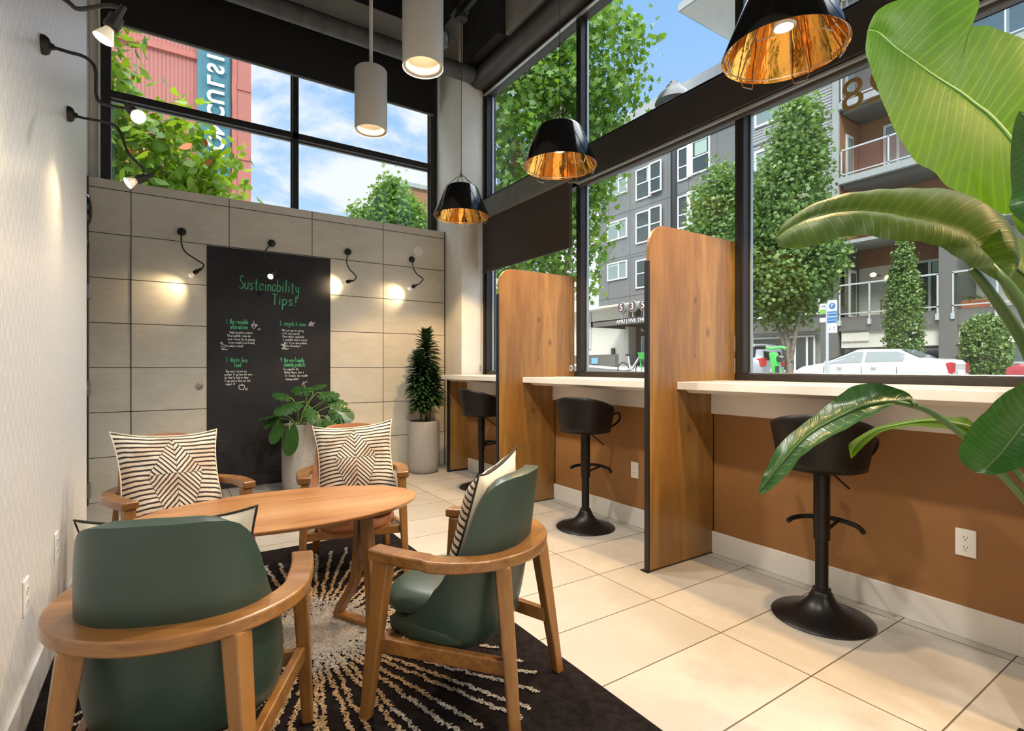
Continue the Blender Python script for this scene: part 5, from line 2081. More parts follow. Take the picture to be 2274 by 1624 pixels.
# --- low wall and bicycle
lw = tag(MB().box(24.0, 24.3, 24.3, 30, .8, 1.95).build('garden_wall', M['ext_dark']), 'low dark grey wall along the far sidewalk', 'wall')
tag(MB().box(23.96, 23.995, 25.9, 26.5, 1.35, 1.75).build('wall_sign', mat('sign_pale_blue', C3(.20, .42, .62), .6)), 'small light blue sign fixed on the low grey wall', 'sign')
bk = empty('rental_bicycle', (16.4, 15.6, ground_z(15.6)))
tag(bk, 'white rental bicycle with a green front basket on the far sidewalk', 'bicycle')
for yy in (-.52, .52):
    q = MB()
    q.tube([(0, yy + .33 * math.cos(k * PI / 12), .34 + .33 * math.sin(k * PI / 12)) for k in range(25)], .02, 6, cap=False)
    wv = q.build('wheel', M['tyre'], bk, smooth=True)
    q = MB()
    for k in range(10):
        q.tube([(0, yy, .34), (0, yy + .31 * math.cos(k * PI / 5), .34 + .31 * math.sin(k * PI / 5))], .003, 4)
    q.build('spokes', M['chain_steel'], wv)
q = MB()
q.tube([(0, .52, .34), (0, .38, .36), (0, .10, .38), (0, -.02, .42), (0, -.30, .78), (0, -.42, .95)], [.02, .03, .05, .05, .045, .03], 8)
q.tube([(0, .12, .38), (0, .24, .95)], .03, 8)
q.build('frame', M['bike_white'], bk, smooth=True)
MB().tube([(0, -.52, .34), (0, -.44, .7), (0, -.40, 1.05)], .025, 8).build('fork', M['lime'], bk, smooth=True)
MB().tube([(-.28, -.30, 1.12), (-.15, -.38, 1.08), (0, -.40, 1.05), (.15, -.38, 1.08), (.28, -.30, 1.12)], .016, 6).build('handlebar', M['tyre'], bk, smooth=True)
P = [[(w_ * a, -.58 + w_ * b_, z) for a, b_ in ((-1, -.8), (1, -.8), (1, .8), (-1, .8))] for w_, z in ((.10, .80), (.17, 1.06))]
MB().grid(P, closed=True).build('basket', M['lime'], bk, solid=.02)
MB().ball((0, .27, 1.0), (.07, .13, .04)).build('saddle', M['tyre'], bk, smooth=True)

# --- balcony block
bb_ = empty('balcony_block', (0, 0, 0))
tag(bb_, 'apartment block with louvred grey cladding, cedar-lined balconies and glass railings', 'building')
bx(bb_, 'louvred_wall', 'louvre', XF, XF + 6, 12.55, 17.2, 7.05, 21)
q = MB()
q.box(XF - .08, XF + .02, 12.3, 12.6, 7.0, 21)
for zz in (7.0, 10.25, 13.3, 16.4):
    q.box(XF - .06, XF + .0, 12.5, 17.2, zz, zz + .16)
q.box(XF - .05, XF, 15.0, 15.08, 7, 21)
q.build('cladding_trim', M['ext_light'], bb_)
ext_window(bb_, XF - .02, 14.6, 16.6, 14.2, 16.1, fr=.1, glass='far_glass_pale')
ext_window(bb_, XF - .02, 14.6, 16.6, 10.8, 12.9, fr=.1, glass='far_glass_pale')
bx(bb_, 'lower_wall', 'ext_dark', XF, XF + 6, 12.3, 17.2, 2.95, 7.0)
bx(bb_, 'pier', 'ext_dark', XF - .15, XF + .5, 12.3, 13.1, .2, 6.95)
ext_window(bb_, XF - .02, 13.15, 17.0, 3.75, 6.15, mull=(.35,), rails=[(0, 1, .45)], fr=.10)
bx(bb_, 'ground_wall', 'ext_white', XF + .5, XF + 6, 12.3, 20, .2, 2.95)
ext_window(bb_, XF + .4, 13.6, 17.0, .9, 2.75, mull=(.12, .30), fr=.08)
# recess with cedar lining, storey by storey
bx(bb_, 'back_wall', 'cedar_boards', XF + 2.0, XF + 6, 2.0, 12.35, 7.0, 21)
bx(bb_, 'side_wall', 'cedar_boards', XF + .02, XF + 2.0, 12.30, 12.45, 7.0, 21)
bx(bb_, 'back_wall', 'ext_cream', XF + 2.0, XF + 6, -3.0, 12.35, 2.9, 7.0)
bx(bb_, 'wood_frieze', 'cedar_boards', XF + 1.96, XF + 2.0, 8.3, 12.3, 6.05, 6.95)
for k, zs in enumerate((9.87, 13.45, 17.0)):
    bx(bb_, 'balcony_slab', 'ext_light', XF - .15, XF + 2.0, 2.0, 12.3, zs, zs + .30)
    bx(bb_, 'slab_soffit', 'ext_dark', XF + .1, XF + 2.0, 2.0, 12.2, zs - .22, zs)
    q = MB()
    q.box(XF - .12, XF - .06, 2.0, 12.2, zs + 1.55, zs + 1.62)
    q.box(XF - .12, XF - .06, 2.0, 12.2, zs + .40, zs + .45)
    for j in range(6):
        q.box(XF - .12, XF - .06, 12.14 - j * 1.95, 12.2 - j * 1.95, zs + .2, zs + 1.6)
    f = q.build('railing', M['rail_alu'], bb_)
    MB().box(XF - .10, XF - .09, 2.0, 12.2, zs + .45, zs + 1.55).build('glass_panel', M['balcony_glass'], f)
    ext_window(bb_, XF + 1.98, 9.2, 11.2, zs + .9, zs + 2.9, mull=(.35, .7), fr=.10, glass='far_glass_pale')
    ext_window(bb_, XF + 1.98, 3.5, 8.4, zs + .35, zs + 2.9, mull=(.33, .66), fr=.10, glass='far_glass_pale')
    q = MB().box(XF + .6, XF + 1.3, 12.24, 12.30, zs + .3, zs + 2.6)
    dd_ = q.build('side_door', M['win_white'], bb_)
    MB().box(XF + .7, XF + 1.2, 12.22, 12.24, zs + .5, zs + 2.45).build('pane', M['far_glass_pale'], dd_)
bx(bb_, 'soffit', 'ext_light', XF - .2, XF + 2.0, -3, 12.4, 6.95, 7.1)
# first-floor balcony
bx(bb_, 'balcony_slab', 'ext_dark', XF - .2, XF + 2.0, -3.0, 12.25, 2.85, 3.5)
bx(bb_, 'fascia', 'ext_cream', XF - .05, XF + 2.0, -3.0, 12.2, 2.05, 2.85)
q = MB()
q.box(XF - .12, XF + 2.0, 11.0, 12.15, 2.35, 2.75)
q.build('fascia_box', M['ext_cream'], bb_)
for ya, yb in ((8.35, 12.2), (2.4, 7.9)):
    q = MB()
    q.box(XF - .30, XF - .23, ya, yb, 4.97, 5.04)
    q.box(XF - .30, XF - .23, ya, yb, 3.62, 3.67)
    nn_ = max(2, int(round((yb - ya) / 1.35)))
    for j in range(nn_ + 1):
        yy = lerp(yb - .06, ya, j / nn_)
        q.box(XF - .30, XF - .23, yy, yy + .06, 3.2, 5.0)
        q.box(XF - .32, XF - .20, yy - .02, yy + .10, 3.1, 3.35)
    f = q.build('railing', M['rail_alu'], bb_)
    MB().box(XF - .27, XF - .26, ya, yb, 3.7, 4.95).build('glass_panel', M['balcony_glass'], f)
bx(bb_, 'pier', 'ext_dark', XF - .26, XF + 2.0, 7.75, 8.35, .2, 7.0)
ext_window(bb_, XF + 1.98, 8.4, 10.55, 3.6, 6.0, mull=(.45,), fr=.09, shade=(.0, .45, .25))
q = MB().box(XF + .9, XF + 1.6, 12.24, 12.30, 3.5, 5.9)
dd_ = q.build('side_door', M['win_white'], bb_)
MB().box(XF + 1.0, XF + 1.5, 12.22, 12.24, 3.7, 5.75).build('pane', M['far_glass'], dd_)
bx(bb_, 'garage_wall', 'ext_cream', XF + 2.5, XF + 6, -3, 12.3, .2, 2.1)
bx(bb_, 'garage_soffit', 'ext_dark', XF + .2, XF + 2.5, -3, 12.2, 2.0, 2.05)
ext_window(bb_, XF + 2.45, 8.6, 10.2, .2, 2.0, fr=.08)
ext_window(bb_, XF + .6, 3.0, 7.3, .2, 3.0, mull=(.33, .66), rails=[(0, 1, .4)], fr=.09, glass='far_glass_pale')
bx(bb_, 'wall_lamp', 'steel_dark', XF - .05, XF + .0, 7.95, 8.15, 5.3, 5.5)

# balcony furniture
bc = empty('balcony_chair', (XF + .55, 10.35, 3.5))
tag(bc, 'slatted wooden chair on the balcony across the street', 'chair')
q = MB()
for k in range(7):
    q.box(.38, .42, -.32, .32, .42 + k * .13, .51 + k * .13)
q.build('backrest', M['teak'], bc)
q = MB()
for k in range(5):
    q.box(-.28 + k * .13, -.18 + k * .13, -.32, .32, .42, .45)
q.build('seat', M['teak'], bc)
for sx in (-.26, .38):
    for sy in (-.33, .29):
        MB().box(sx, sx + .05, sy, sy + .05, 0, .66 if sx < 0 else 1.3).build('leg', M['teak'], bc)
for sy in (-.35, .28):
    MB().box(-.30, .40, sy, sy + .08, .66, .70).build('armrest', M['teak'], bc)
cc_ = tag(MB().ball((XF + .45, 10.35, 4.12), (.12, .27, .16)).build('balcony_cushion', mat('floral', C3(.50, .42, .36), .9, vary=.5, vscale=14), smooth=True), 'patterned cushion on the slatted balcony chair', 'cushion')
lb = tag(MB().ball((XF + 1.2, 11.35, 5.55), (.10, .14, .10)).build('balcony_lamp', M['bulb_warm_out'], smooth=True), 'warm glowing lamp on the balcony wall', 'lamp')
MB().box(XF + 1.2, XF + 2.0, 11.33, 11.37, 5.55, 5.59).build('arm', M['steel_dark'], lb)


def leaf_cloud(name, blobs, n, size, mt, parent, lobed=True, clump=10, spread=.13, up=.35, seed=1, shellbias=.5, hang=0.0):
    """foliage = many separate leaves in ONE mesh"""
    rg = np.random.default_rng(seed)
    vol = np.array([b[1][0] * b[1][1] * b[1][2] for b in blobs]) ** .8
    pr = vol / vol.sum()
    nc = n // clump
    ci = rg.choice(len(blobs), nc, p=pr)
    dirs = rg.normal(size=(nc, 3))
    dirs /= np.linalg.norm(dirs, axis=1)[:, None]
    rad = rg.uniform(0, 1, nc) ** (1 / 3)
    rad = rad * (1 - shellbias) + shellbias * rg.uniform(.7, 1.05, nc)
    C_ = np.array([b[0] for b in blobs])[ci]
    R_ = np.array([b[1] for b in blobs])[ci]
    cen = C_ + dirs * rad[:, None] * R_
    P = np.repeat(cen, clump, axis=0) + rg.normal(size=(nc * clump, 3)) * spread
    D = np.repeat(dirs, clump, axis=0)
    N = len(P)
    nrm = D * .5 + rg.normal(size=(N, 3)) * .6 + np.array([0, 0, up])
    nrm /= np.linalg.norm(nrm, axis=1)[:, None]
    ax = rg.normal(size=(N, 3)) + D * .5 - np.array([0, 0, .6 + hang])
    ax -= nrm * (ax * nrm).sum(1)[:, None]
    ax /= np.linalg.norm(ax, axis=1)[:, None]
    sd = np.cross(ax, nrm)
    if lobed:
        sh = np.array([(0, -.5), (.16, -.18), (.50, -.12), (.30, .10), (.42, .40), (.14, .30), (0, .62), (-.14, .30), (-.42, .40), (-.30, .10), (-.50, -.12), (-.16, -.18)])
    elif lobed is None:
        sh = np.array([(0, -.5), (.12, 0), (0, .6), (-.12, 0)])
    else:
        sh = np.array([(0, -.5), (.26, -.22), (.30, .10), (.16, .36), (0, .62), (-.16, .36), (-.30, .10), (-.26, -.22)])
    S = rg.uniform(.7, 1.25, N) * size
    K = len(sh)
    V = P[:, None, :] + sd[:, None, :] * (sh[None, :, 0:1] * S[:, None, None]) + ax[:, None, :] * (sh[None, :, 1:2] * S[:, None, None])
    V += nrm[:, None, :] * (-(np.abs(sh[None, :, 0:1]) * .35) * S[:, None, None])
    me = bpy.data.meshes.new(name)
    me.vertices.add(N * K)
    me.vertices.foreach_set('co', V.reshape(-1))
    me.loops.add(N * K)
    me.loops.foreach_set('vertex_index', np.arange(N * K, dtype=np.int32))
    me.polygons.add(N)
    me.polygons.foreach_set('loop_start', np.arange(0, N * K, K, dtype=np.int32))
    me.polygons.foreach_set('loop_total', np.full(N, K, dtype=np.int32))
    me.update()
    me.validate()
    me.materials.append(M[mt])
    rv = np.clip(np.repeat(rg.uniform(0, 1, nc), clump) * .5 + rg.uniform(0, 1, N) * .5, 0, 1)
    at = me.attributes.new('rnd', 'FLOAT', 'POINT')
    at.data.foreach_set('value', np.repeat(rv, K).astype(np.float32))
    o = bpy.data.objects.new(name, me)
    COL.objects.link(o)
    o.parent = parent
    return o


def tree(name, loc, blobs, n, size, mt, lab, trunks, cat='tree', grp=None, **k):
    e = empty(name, loc)
    tag(e, lab, cat, grp)
    leaf_cloud('foliage', blobs, n, size, mt, e, **k)
    for path, r0, r1 in trunks:
        q = smooth_path(path, 5)
        MB().tube(q, [lerp(r0, r1, i / (len(q) - 1)) for i in range(len(q))], 8).build('trunk' if r0 > .035 else 'branch', M['bark_pale'], e, smooth='all')
    return e


GT = 'maple trees seen through the window wall'
# big street tree close to the glass
tree('maple_tree', (6.05, 7.70, .3), [((0, 0, 5.2), (1.25, 1.25, 2.3)), ((.25, -.35, 3.1), (.55, .55, 1.2)), ((-.6, .7, 5.5), (1.2, 1.2, 2.2)), ((.45, -.55, 6.3), (1.0, 1.0, 1.2)), ((-.3, .4, 3.2), (1.1, 1.1, 1.0)), ((.1, .2, 7.4), (.8, .8, .9))],
     15000, .125, 'leaf_maple', 'large bright maple tree filling the upper window beside the white corner column',
     [([(0, 0, 0), (.02, .02, 1.8), (0, 0, 3.4), (-.05, .05, 7.6)], .10, .02), ([(0, 0, 1.9), (.3, -.3, 3.6), (.7, -.7, 6.2)], .05, .012), ([(0, 0, 1.9), (-.4, .4, 3.8), (-.8, .9, 6.4)], .05, .012), ([(0, 0, 2.2), (.15, .3, 4.2), (.2, .4, 7.0)], .045, .01)], grp=GT, seed=3, clump=12, spread=.15)
# tree across the street
tree('maple_tree', (20.2, 11.0, .35), [((0, .2, 4.6), (1.7, 1.7, 2.2)), ((0, .0, 7.0), (1.5, 1.35, 2.4)), ((.0, -.35, 9.2), (.95, .85, 2.0)), ((-.3, 2.1, 5.0), (1.3, 1.3, 2.4)), ((0, 3.0, 7.0), (1.2, 1.35, 2.6)), ((.3, 1.4, 7.6), (.8, .8, 1.2)), ((0, -1.1, 5.0), (.9, .8, 1.3))],
     34000, .17, 'leaf_far', 'dense maple tree across the street in front of the louvred wall',
     [([(0, 0, 0), (.0, .05, 1.4), (.1, .3, 3.0), (.1, .4, 6)], .16, .03), ([(0, 0, .9), (-.1, -.35, 2.4), (-.1, -.8, 4.6)], .10, .03), ([(0, .02, .9), (.0, .4, 2.2), (.0, 1.2, 4.2)], .10, .03)], grp=GT, seed=5, clump=14, spread=.24)
tree('columnar_conifer', (23.0, 8.25, .3), [((0, 0, 2.3), (.60, .60, 2.6)), ((0, 0, 4.0), (.42, .42, 1.7))], 13000, .10, 'leaf_conifer', 'tall narrow conifer in front of the dark pier', [([(0, 0, 0), (0, 0, 4.8)], .08, .03)], cat='conifer', seed=8, clump=8, spread=.06, shellbias=.85, lobed=False, up=.1)
tree('round_conifer', (22.3, 5.75, .3), [((0, 0, 1.2), (.68, .68, 1.28)), ((0, 0, 1.9), (.58, .58, .65))], 12000, .09, 'leaf_conifer', 'short clipped conifer bush beside the tall narrow one', [([(0, 0, 0), (0, 0, 1.8)], .07, .03)], cat='shrub', seed=9, clump=8, spread=.05, shellbias=.85, lobed=False, up=.1)
# trees behind the back window
tr5 = tree('street_tree', (-3.2, 9.4, .3), [((2.95, .0, 3.95), (1.2, .8, .75)), ((3.3, .1, 3.35), (.8, .6, .55)), ((2.3, .0, 4.7), (.8, .7, .45)), ((3.45, .0, 4.45), (.40, .35, .30)), ((2.55, -.1, 6.1), (.45, .3, .80)), ((2.6, 0, 3.0), (1.3, .7, .6)), ((1.2, 0, 5.2), (1.6, 1.2, 1.6)), ((3.75, .1, 3.8), (.45, .5, .35)), ((3.7, .1, 3.1), (.4, .4, .35)), ((2.4, 0, 4.2), (.9, .7, .7))],
           5600, .165, 'leaf_sunny', 'sunlit broad-leaved branches hanging in front of the red building',
           [([(0, 0, 0), (.1, 0, 2.2), (.6, 0, 4.0), (1.2, 0, 6.2)], .16, .04), ([(.3, 0, 3.0), (1.6, 0, 3.9), (2.9, 0, 3.9), (3.9, .1, 3.3)], .05, .008), ([(.5, 0, 3.6), (1.6, 0, 5.0), (2.4, -.05, 6.3), (2.6, -.1, 5.6)], .045, .008), ([(1.6, 0, 3.9), (2.4, 0, 3.3), (3.2, .05, 2.6)], .025, .006), ([(2.4, 0, 3.95), (3.1, 0, 4.3), (3.6, 0, 4.3)], .018, .005)],
           seed=12, clump=6, spread=.17, shellbias=.2, lobed=False, up=.5, hang=.6)
leaf_cloud('autumn_leaves', [((3.0, 0, 3.5), (.9, .4, .6))], 30, .16, mat('leaf_orange', C3(.50, .13, .03), .6).name, tr5, lobed=False, clump=3, spread=.3, seed=4)
tree('maple_tree', (7.45, 19.2, .3), [((0, 0, 5.9), (1.25, 1.25, 1.3)), ((-.45, -.3, 6.9), (.5, .5, 1.15)), ((.35, .3, 6.7), (.6, .6, .95)), ((-1.45, 0, 6.3), (.33, .33, .5)), ((1.1, 0, 5.9), (.55, .55, .8))],
     16000, .15, 'leaf_maple', 'distant leafy tree low in the back window', [([(0, 0, 0), (0, 0, 7.6)], .16, .04)], seed=15, clump=12, spread=.18, cat='tree')

# red building with banner behind the back window
rb = empty('red_building', (0, 0, 0))
tag(rb, 'red corrugated metal building behind the back window', 'building')
bx(rb, 'corrugated_wall', 'corrugated', -9, 2.15, 22.0, 30, 7.35, 24)
bx(rb, 'corner_wall', 'lap_siding', 2.15, 2.70, 21.93, 30, 7.35, 24)
q = MB()
q.box(-9, 1.0, 21.92, 22.0, 12.2, 12.42)
q.box(2.05, 2.22, 21.9, 22.0, 7.35, 24)
q.box(-9, 2.70, 21.9, 22.0, 7.25, 7.42)
for zz in (8.9, 11.5, 12.9, 15.5):
    q.box(2.2, 2.70, 21.90, 21.94, zz, zz + .08)
q.build('metal_trim', M['corr_red'], rb)
bx(rb, 'lower_wall', 'ext_cream', -9, 2.3, 22.3, 30, .3, 7.3)
bn_ = empty('banner', (0, 21.85, 0))
tag(bn_, 'teal vertical banner with large white sideways letters on the red building', 'banner')
P = []
for i in range(25):
    z = 7.9 + (16 - 7.9) * i / 24
    P.append([(.95 + 1.06 * j / 8, .03 * math.sin(i * 1.3 + j * .8), z) for j in range(9)])
MB().grid(P).build('cloth', M['banner_teal'], bn_, smooth='all', solid=.01)
Rt = Matrix(((1, 0, 0, 0), (0, 0, 1, 0), (0, 1, 0, 0), (0, 0, 0, 1)))
# letters lie on their side, mirrored, reading upwards
for s_, zz in (('T', 12.98), ('I', 12.58), ('S', 12.17), ('L', 11.70), ('U', 11.16), ('C', 10.60), ('N', 10.05), ('O', 9.50), ('M', 8.90)):
    o = text_obj('banner_letter', s_, .70, M['banner_white'], bn_, Matrix.Identity(4), .005, offset=.022)
    # glyph up -> +X, glyph right -> +Z, thickness along Y
    o.matrix_local = Matrix.Translation((1.50, -.06, zz - .2)) @ Matrix(((0, 1.05, 0, 0), (0, 0, 1, 0), (1.0, 0, 0, 0), (0, 0, 0, 1)))
ob_ = empty('cedar_building', (0, 0, 0))
tag(ob_, 'distant building corner with orange cedar siding behind the back window', 'building')
bx(ob_, 'wall', 'cedar_boards', 9.6, 16, 24.0, 32, 8.0, 9.9)
bx(ob_, 'wall', 'ext_white', 9.7, 16, 24.1, 32, .3, 8.0)
bx(ob_, 'parapet', 'ext_light', 9.5, 16, 23.9, 32, 9.9, 10.1)
bx(ob_, 'balcony_band', 'ext_light', 9.4, 16, 23.6, 24, 8.0, 8.3)


# ------------------------------------------------------------ vehicles (front = +Y)
def car(name, loc, L, Wd, prof, roofw, paint, glass, lab, suv=False):
    """prof: list of (y, z_belt, z_top) from rear to front"""
    e = empty(name, loc)
    tag(e, lab, 'car', 'parked cars across the street')
    def sect(y):
        zb = interp([(p[0], p[1]) for p in prof], y)
        zt = interp([(p[0], p[2]) for p in prof], y)
        f = min(1, max(0, (L / 2 - abs(y)) / .55))
        hw = Wd / 2 * (.80 + .20 * math.sin(f * PI / 2))
        g = min(1, max(0, (zt - zb) / .45))
        wt = lerp(hw - .06, roofw / 2, g)
        return zb, zt, hw, wt
    P = []
    NS = 70
    for i in range(NS + 1):
        y = -L / 2 + L * i / NS
        zb, zt, hw, wt = sect(y)
        half = [(0, .22), (hw * .9, .22), (hw, .36), (hw + .01, .60), (hw - .02, zb - .06), (hw - .06, zb), (lerp(hw - .06, wt, .5), lerp(zb, zt, .5)), (wt, zt - .05 * min(1, (zt - zb) / .3)), (wt * .8, zt + .0), (0, zt + .02)]
        P.append([(x, y, z) for x, z in half] + [(-x, y, z) for x, z in half[-2:0:-1]])
    mb = MB().grid(P, closed=True)
    n = len(P[0])
    mb.f += [tuple(range(n)), tuple((NS) * n + k for k in range(n - 1, -1, -1))]
    mb.mi += [0, 0]
    mb.build('body', M[paint], e, smooth=True)

    def surf(y, s, side, off=.012):
        zb, zt, hw, wt = sect(y)
        x = lerp(hw - .06, wt, s)
        z = lerp(zb, zt - .05, s)
        return (side * (x + off), y, z + off * .3)
    for side in (-1, 1):
        for k, (ya, yb, sa, sb) in enumerate(([(-1.15, -.08, .10, .92), (.0, 1.05, .10, .92)] if not suv else [(-2.05, -1.2, .1, .9), (-1.1, -.05, .1, .92), (.05, 1.1, .1, .92)])):
            R = []
            for i in range(15):
                y = lerp(ya, yb, i / 14)
                zb, zt, hw, wt = sect(y)
                ok = max(.12, min(1, (zt - zb - .05) / .36))
                R.append([surf(y, lerp(sa, sb, j / 5), side) for j in range(6)])
            MB().grid(R).build('side_window', M[glass], e, smooth='all')
    # windscreen and rear window follow the roof line
    def top_glass(ya, yb, nm):
        R = []
        for i in range(9):
            y = lerp(ya, yb, i / 8)
            zb, zt, hw, wt = sect(y)
            R.append([(wt * .84 * f, y, zt + .025) for f in (-1, -.5, 0, .5, 1)])
        MB().grid(R).build(nm, M[glass], e, smooth='all')
    ys = [p[0] for p in prof]
    if suv:
        MB().grid([[(-.62, -L / 2 - .02, 1.08), (.62, -L / 2 - .02, 1.08)], [(-.54, -L / 2 + .10, 1.56), (.54, -L / 2 + .10, 1.56)]]).build('rear_window', M['car_glass_dark'], e, solid=.01)
    else:
        top_glass(ys[2] + .05, ys[3] - .03, 'rear_window')
    top_glass(ys[4] + .05, ys[5] - .05, 'windscreen')
    for side in (-1, 1):
        hwr = sect(-L / 2 + .1)[2]
        zl = .95 if suv else .78
        q = MB().grid([[(side * (hwr + .03), -L / 2 + .38, zl + .14), (side * (hwr + .02), -L / 2 + .30, zl - .10)], [(side * (hwr - .03), -L / 2 - .01, zl + .20), (side * (hwr - .03), -L / 2 - .01, zl - .12)], [(side * (hwr - .30), -L / 2 - .03, zl + .18), (side * (hwr - .26), -L / 2 - .03, zl - .08)]])
        q.build('tail_lamp', M['lamp_red'], e, solid=.02)
        q = MB().grid([[(side * (hwr + .02), L / 2 - .38, .74), (side * (hwr + .02), L / 2 - .34, .60)], [(side * (hwr - .05), L / 2 - .06, .70), (side * (hwr - .05), L / 2 - .03, .58)]])
        q.build('head_lamp', M['lamp_clear'], e, solid=.02)
        hw = Wd / 2
        q = MB()
        q.box(side * hw + (.0 if side > 0 else -.11), side * hw + (.11 if side > 0 else .0), .92, 1.06, .93, 1.05)
        q.build('mirror', M[paint], e, bevel=.02)
        for yy in (-.25, .75):
            MB().box(side * (hw + .03) - .01, side * (hw + .03) + .01, yy - .20, yy - .05, .80, .825).build('door_handle', M['steel'], e)
        sm_ = MB()
        for yy in (-.03, 1.12, -1.0):
            sm_.box(side * (hw + .008) - .006, side * (hw + .008) + .006, yy - .004, yy + .004, .30, .86)
        sm_.build('door_seams', M['tyre'], e)
        for yy in (-L / 2 + .85, L / 2 - .85):
            wv = MB().lathe([(.30, side * -.2), (.32, side * -.19), (.32, side * -.01), (.30, side * .0), (.22, side * .0)], 28, (side * (hw - .0), yy, .32), 'x').build('wheel', M['tyre'], e, smooth=True)
            q = MB()
            q.lathe([(0, side * .012), (.05, side * .012), (.21, side * -.01), (.22, side * .0)], 20, (side * hw, yy, .32), 'x')
            q.build('rim', M['steel'], wv, smooth=True)
    MB().box(-.26, .26, -L / 2 - .03, -L / 2 - .015, .62, .76).build('number_plate', M['sign_white'], e)
    return e


car('sedan', (19.47, 7.85, .30), 4.56, 1.74,
    [(-2.28, .90, .92), (-2.15, 1.02, 1.06), (-1.55, 1.02, 1.10), (-.95, .98, 1.40), (.25, .94, 1.42), (1.22, .92, .98), (1.9, .80, .86), (2.28, .60, .66)],
    1.18, 'car_white', 'car_glass', 'white sedan parked across the street behind the big arching leaf')
car('sport_utility_car', (19.15, 13.35, .33), 4.6, 1.84,
    [(-2.30, 1.05, 1.06), (-2.22, 1.12, 1.60), (-2.0, 1.12, 1.68), (-1.0, 1.08, 1.72), (.4, 1.05, 1.66), (1.3, 1.02, 1.10), (2.0, .95, 1.0), (2.30, .75, .8)],
    1.34, 'car_silver', 'car_glass_dark', 'silver tall car showing its red tail lamp behind the green scooter', True)
car('hatchback', (19.47, 2.20, .30), 4.4, 1.74,
    [(-2.2, .90, .92), (-2.1, 1.02, 1.30), (-1.55, 1.02, 1.42), (-.95, .98, 1.44), (.25, .94, 1.44), (1.22, .95, 1.0), (1.9, .90, .95), (2.2, .78, .84)],
    1.18, 'car_red', 'car_glass', 'red car of which only the front shows beside the clipped conifer bush')

# green scooter standing on the near kerb
sc_ = empty('electric_scooter', (6.95, 3.86, .30))
tag(sc_, 'bright green electric scooter standing in front of the white sedan', 'scooter')
MB().leg((0, 0, .12), (.03, .17, 1.05), .085, .10, .085, .10, 0).build('steering_column', M['lime'], sc_, bevel=.02)
MB().box(-.045, -.025, .05, .10, .55, .86).build('column_display', M['sign_dark'], sc_)
MB().tube([(-.03, .24, 1.12), (0, .18, 1.10), (.05, .08, 1.12), (.08, .02, 1.10)], .02, 10).build('handlebar', M['lime'], sc_, smooth=True)
MB().tube([(-.10, .36, 1.12), (-.04, .24, 1.12)], .028, 10).build('grip', M['tyre'], sc_, smooth=True)
MB().box(-.10, .12, -.95, .02, .14, .19).build('deck', M['lime'], sc_, bevel=.02)
for yy in (-.95, .03):
    MB().lathe([(0, -.03), (.10, -.03), (.11, 0), (.10, .03), (0, .03)], 20, (0, yy, .11), 'x').build('wheel', M['tyre'], sc_, smooth=True)
MB().ball((.02, .06, .96), (.05, .06, .05)).build('lock_box', M['steel_dark'], sc_, smooth=True)

# parking sign post
sg = empty('parking_sign', (14.8, 7.05, .3))
tag(sg, 'pole with narrow white, blue and green parking notices', 'street sign')
MB().tube([(0, 0, 0), (0, 0, 2.55)], .035, 10).build('post', M['rail_alu'], sg, smooth=True)
b0 = MB().box(-.03, -.01, -.26, -.02, 1.75, 2.62).build('parking_board', M['sign_white'], sg, bevel=.02)
MB().box(-.036, -.030, -.26, -.02, 2.02, 2.17).build('blue_band', M['sign_blue'], b0)
MB().box(-.036, -.030, -.26, -.02, 2.20, 2.33).build('blue_band', M['sign_blue'], b0)
MB().lathe([(0, -.004), (.085, -.004), (.085, 0), (0, 0)], 24, (-.031, -.14, 2.47), 'x').build('round_emblem', M['sign_blue'], b0)
text_obj('emblem_letter', 'P', .13, M['sign_white'], b0, face_negx((-.04, -.14, 2.47)), .002)
text_obj('board_lettering', 'Pay to Park', .045, M['sign_white'], b0, face_negx((-.04, -.14, 2.27)), .002)
text_obj('board_lettering', 'Pay by Phone', .04, M['sign_white'], b0, face_negx((-.04, -.14, 2.09)), .002)
text_obj('board_figures', 'i  !', .13, M['sign_dark'], b0, face_negx((-.04, -.14, 1.87)), .002)
b1 = MB().box(.0, .02, .02, .20, 2.05, 2.55).build('time_board', M['sign_white'], sg, bevel=.01)
MB().box(-.006, .0, .03, .19, 2.28, 2.40).build('green_band', M['sign_green'], b1)
MB().box(-.006, .0, .03, .19, 2.18, 2.27).build('dark_band', M['sign_dark'], b1)
text_obj('board_lettering', '2 HR', .06, M['sign_dark'], b1, face_negx((-.01, .11, 2.48)), .002)

# house number on the glass, read backwards from inside
hn = empty('window_number', (3.108, 0, 0))
tag(hn, 'large gold house number on the window glass, seen backwards next to the big leaf', 'number')
for s_, yy in (('8', 1.35), ('2', 1.225), ('5', 1.10)):
    text_obj('numeral', s_, .245, M['gold_vinyl'], hn, face_negx((0, yy, 2.62), True), .001)
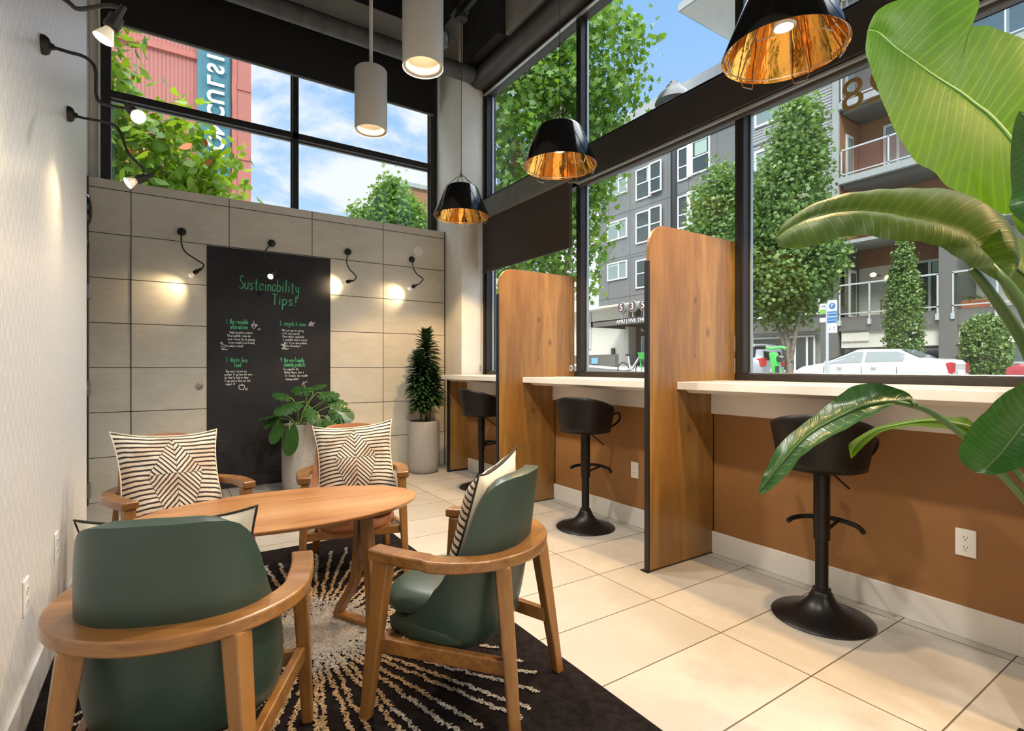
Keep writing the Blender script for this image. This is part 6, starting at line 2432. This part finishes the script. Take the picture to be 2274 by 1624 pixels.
# street lamp: fluted pole in front of the glass, glass head above the transom band
sl = empty('street_lamp', (6.87, 5.63, .3))
tag(sl, 'street lamp with a fluted dark pole and a bell-shaped head above the dark transom band', 'street lamp')
MB().tube([(0, 0, 0), (0, 0, 4.75)], .048, 14).build('pole', M['steel_dark'], sl, smooth=True)
q = MB()
for k in range(8):
    a = k * PI / 4 + .2
    q.tube([(.045 * math.cos(a), .045 * math.sin(a), .6), (.045 * math.cos(a), .045 * math.sin(a), 4.7)], .011, 6)
q.build('flutes', M['steel_dark'], sl, smooth=True)
MB().lathe([(0, 5.47), (.06, 5.47), (.075, 5.42), (.12, 5.40), (.14, 5.35), (.24, 5.26), (.29, 5.16), (.30, 5.13), (.10, 5.20), (0, 5.2)], 28).build('hood', M['steel_dark'], sl, smooth=True)
MB().lathe([(.22, 5.16), (.24, 5.0), (.18, 4.85), (.08, 4.75), (0, 4.75)], 24).build('glass_globe', M['balcony_glass'], sl, smooth='all')
MB().tube([(0, 0, 4.75), (0, 0, 5.15)], .03, 8).build('lamp_core', M['sign_white'], sl, smooth=True)

# greenery on the balconies
bp = empty('balcony_plant', (XF + .55, 9.72, 3.5))
tag(bp, 'broad-leaved potted plant beside the slatted balcony chair', 'potted plant')
MB().lathe([(0, 0), (.22, 0), (.28, .42), (.25, .42), (.24, .38), (0, .38)], 20).build('pot', M['ext_white'], bp, smooth=True)
leaf_cloud('foliage', [((0, 0, .95), (.32, .45, .38))], 60, .34, 'leaf_conifer', bp, lobed=False, clump=4, spread=.12, seed=21)
MB().tube([(0, 0, .38), (0, 0, 1.1)], .02, 6).build('stem', M['bark'], bp)
op = empty('orange_planter', (XF + .4, 7.35, 3.5))
tag(op, 'orange planter behind the second balcony railing', 'planter')
MB().box(-.2, .2, -.42, .42, 0, .36).build('box', M['orange_pot'], op, bevel=.02)
leaf_cloud('foliage', [((0, 0, .42), (.18, .38, .12))], 60, .12, 'leaf_conifer', op, lobed=False, clump=4, spread=.06, seed=22)
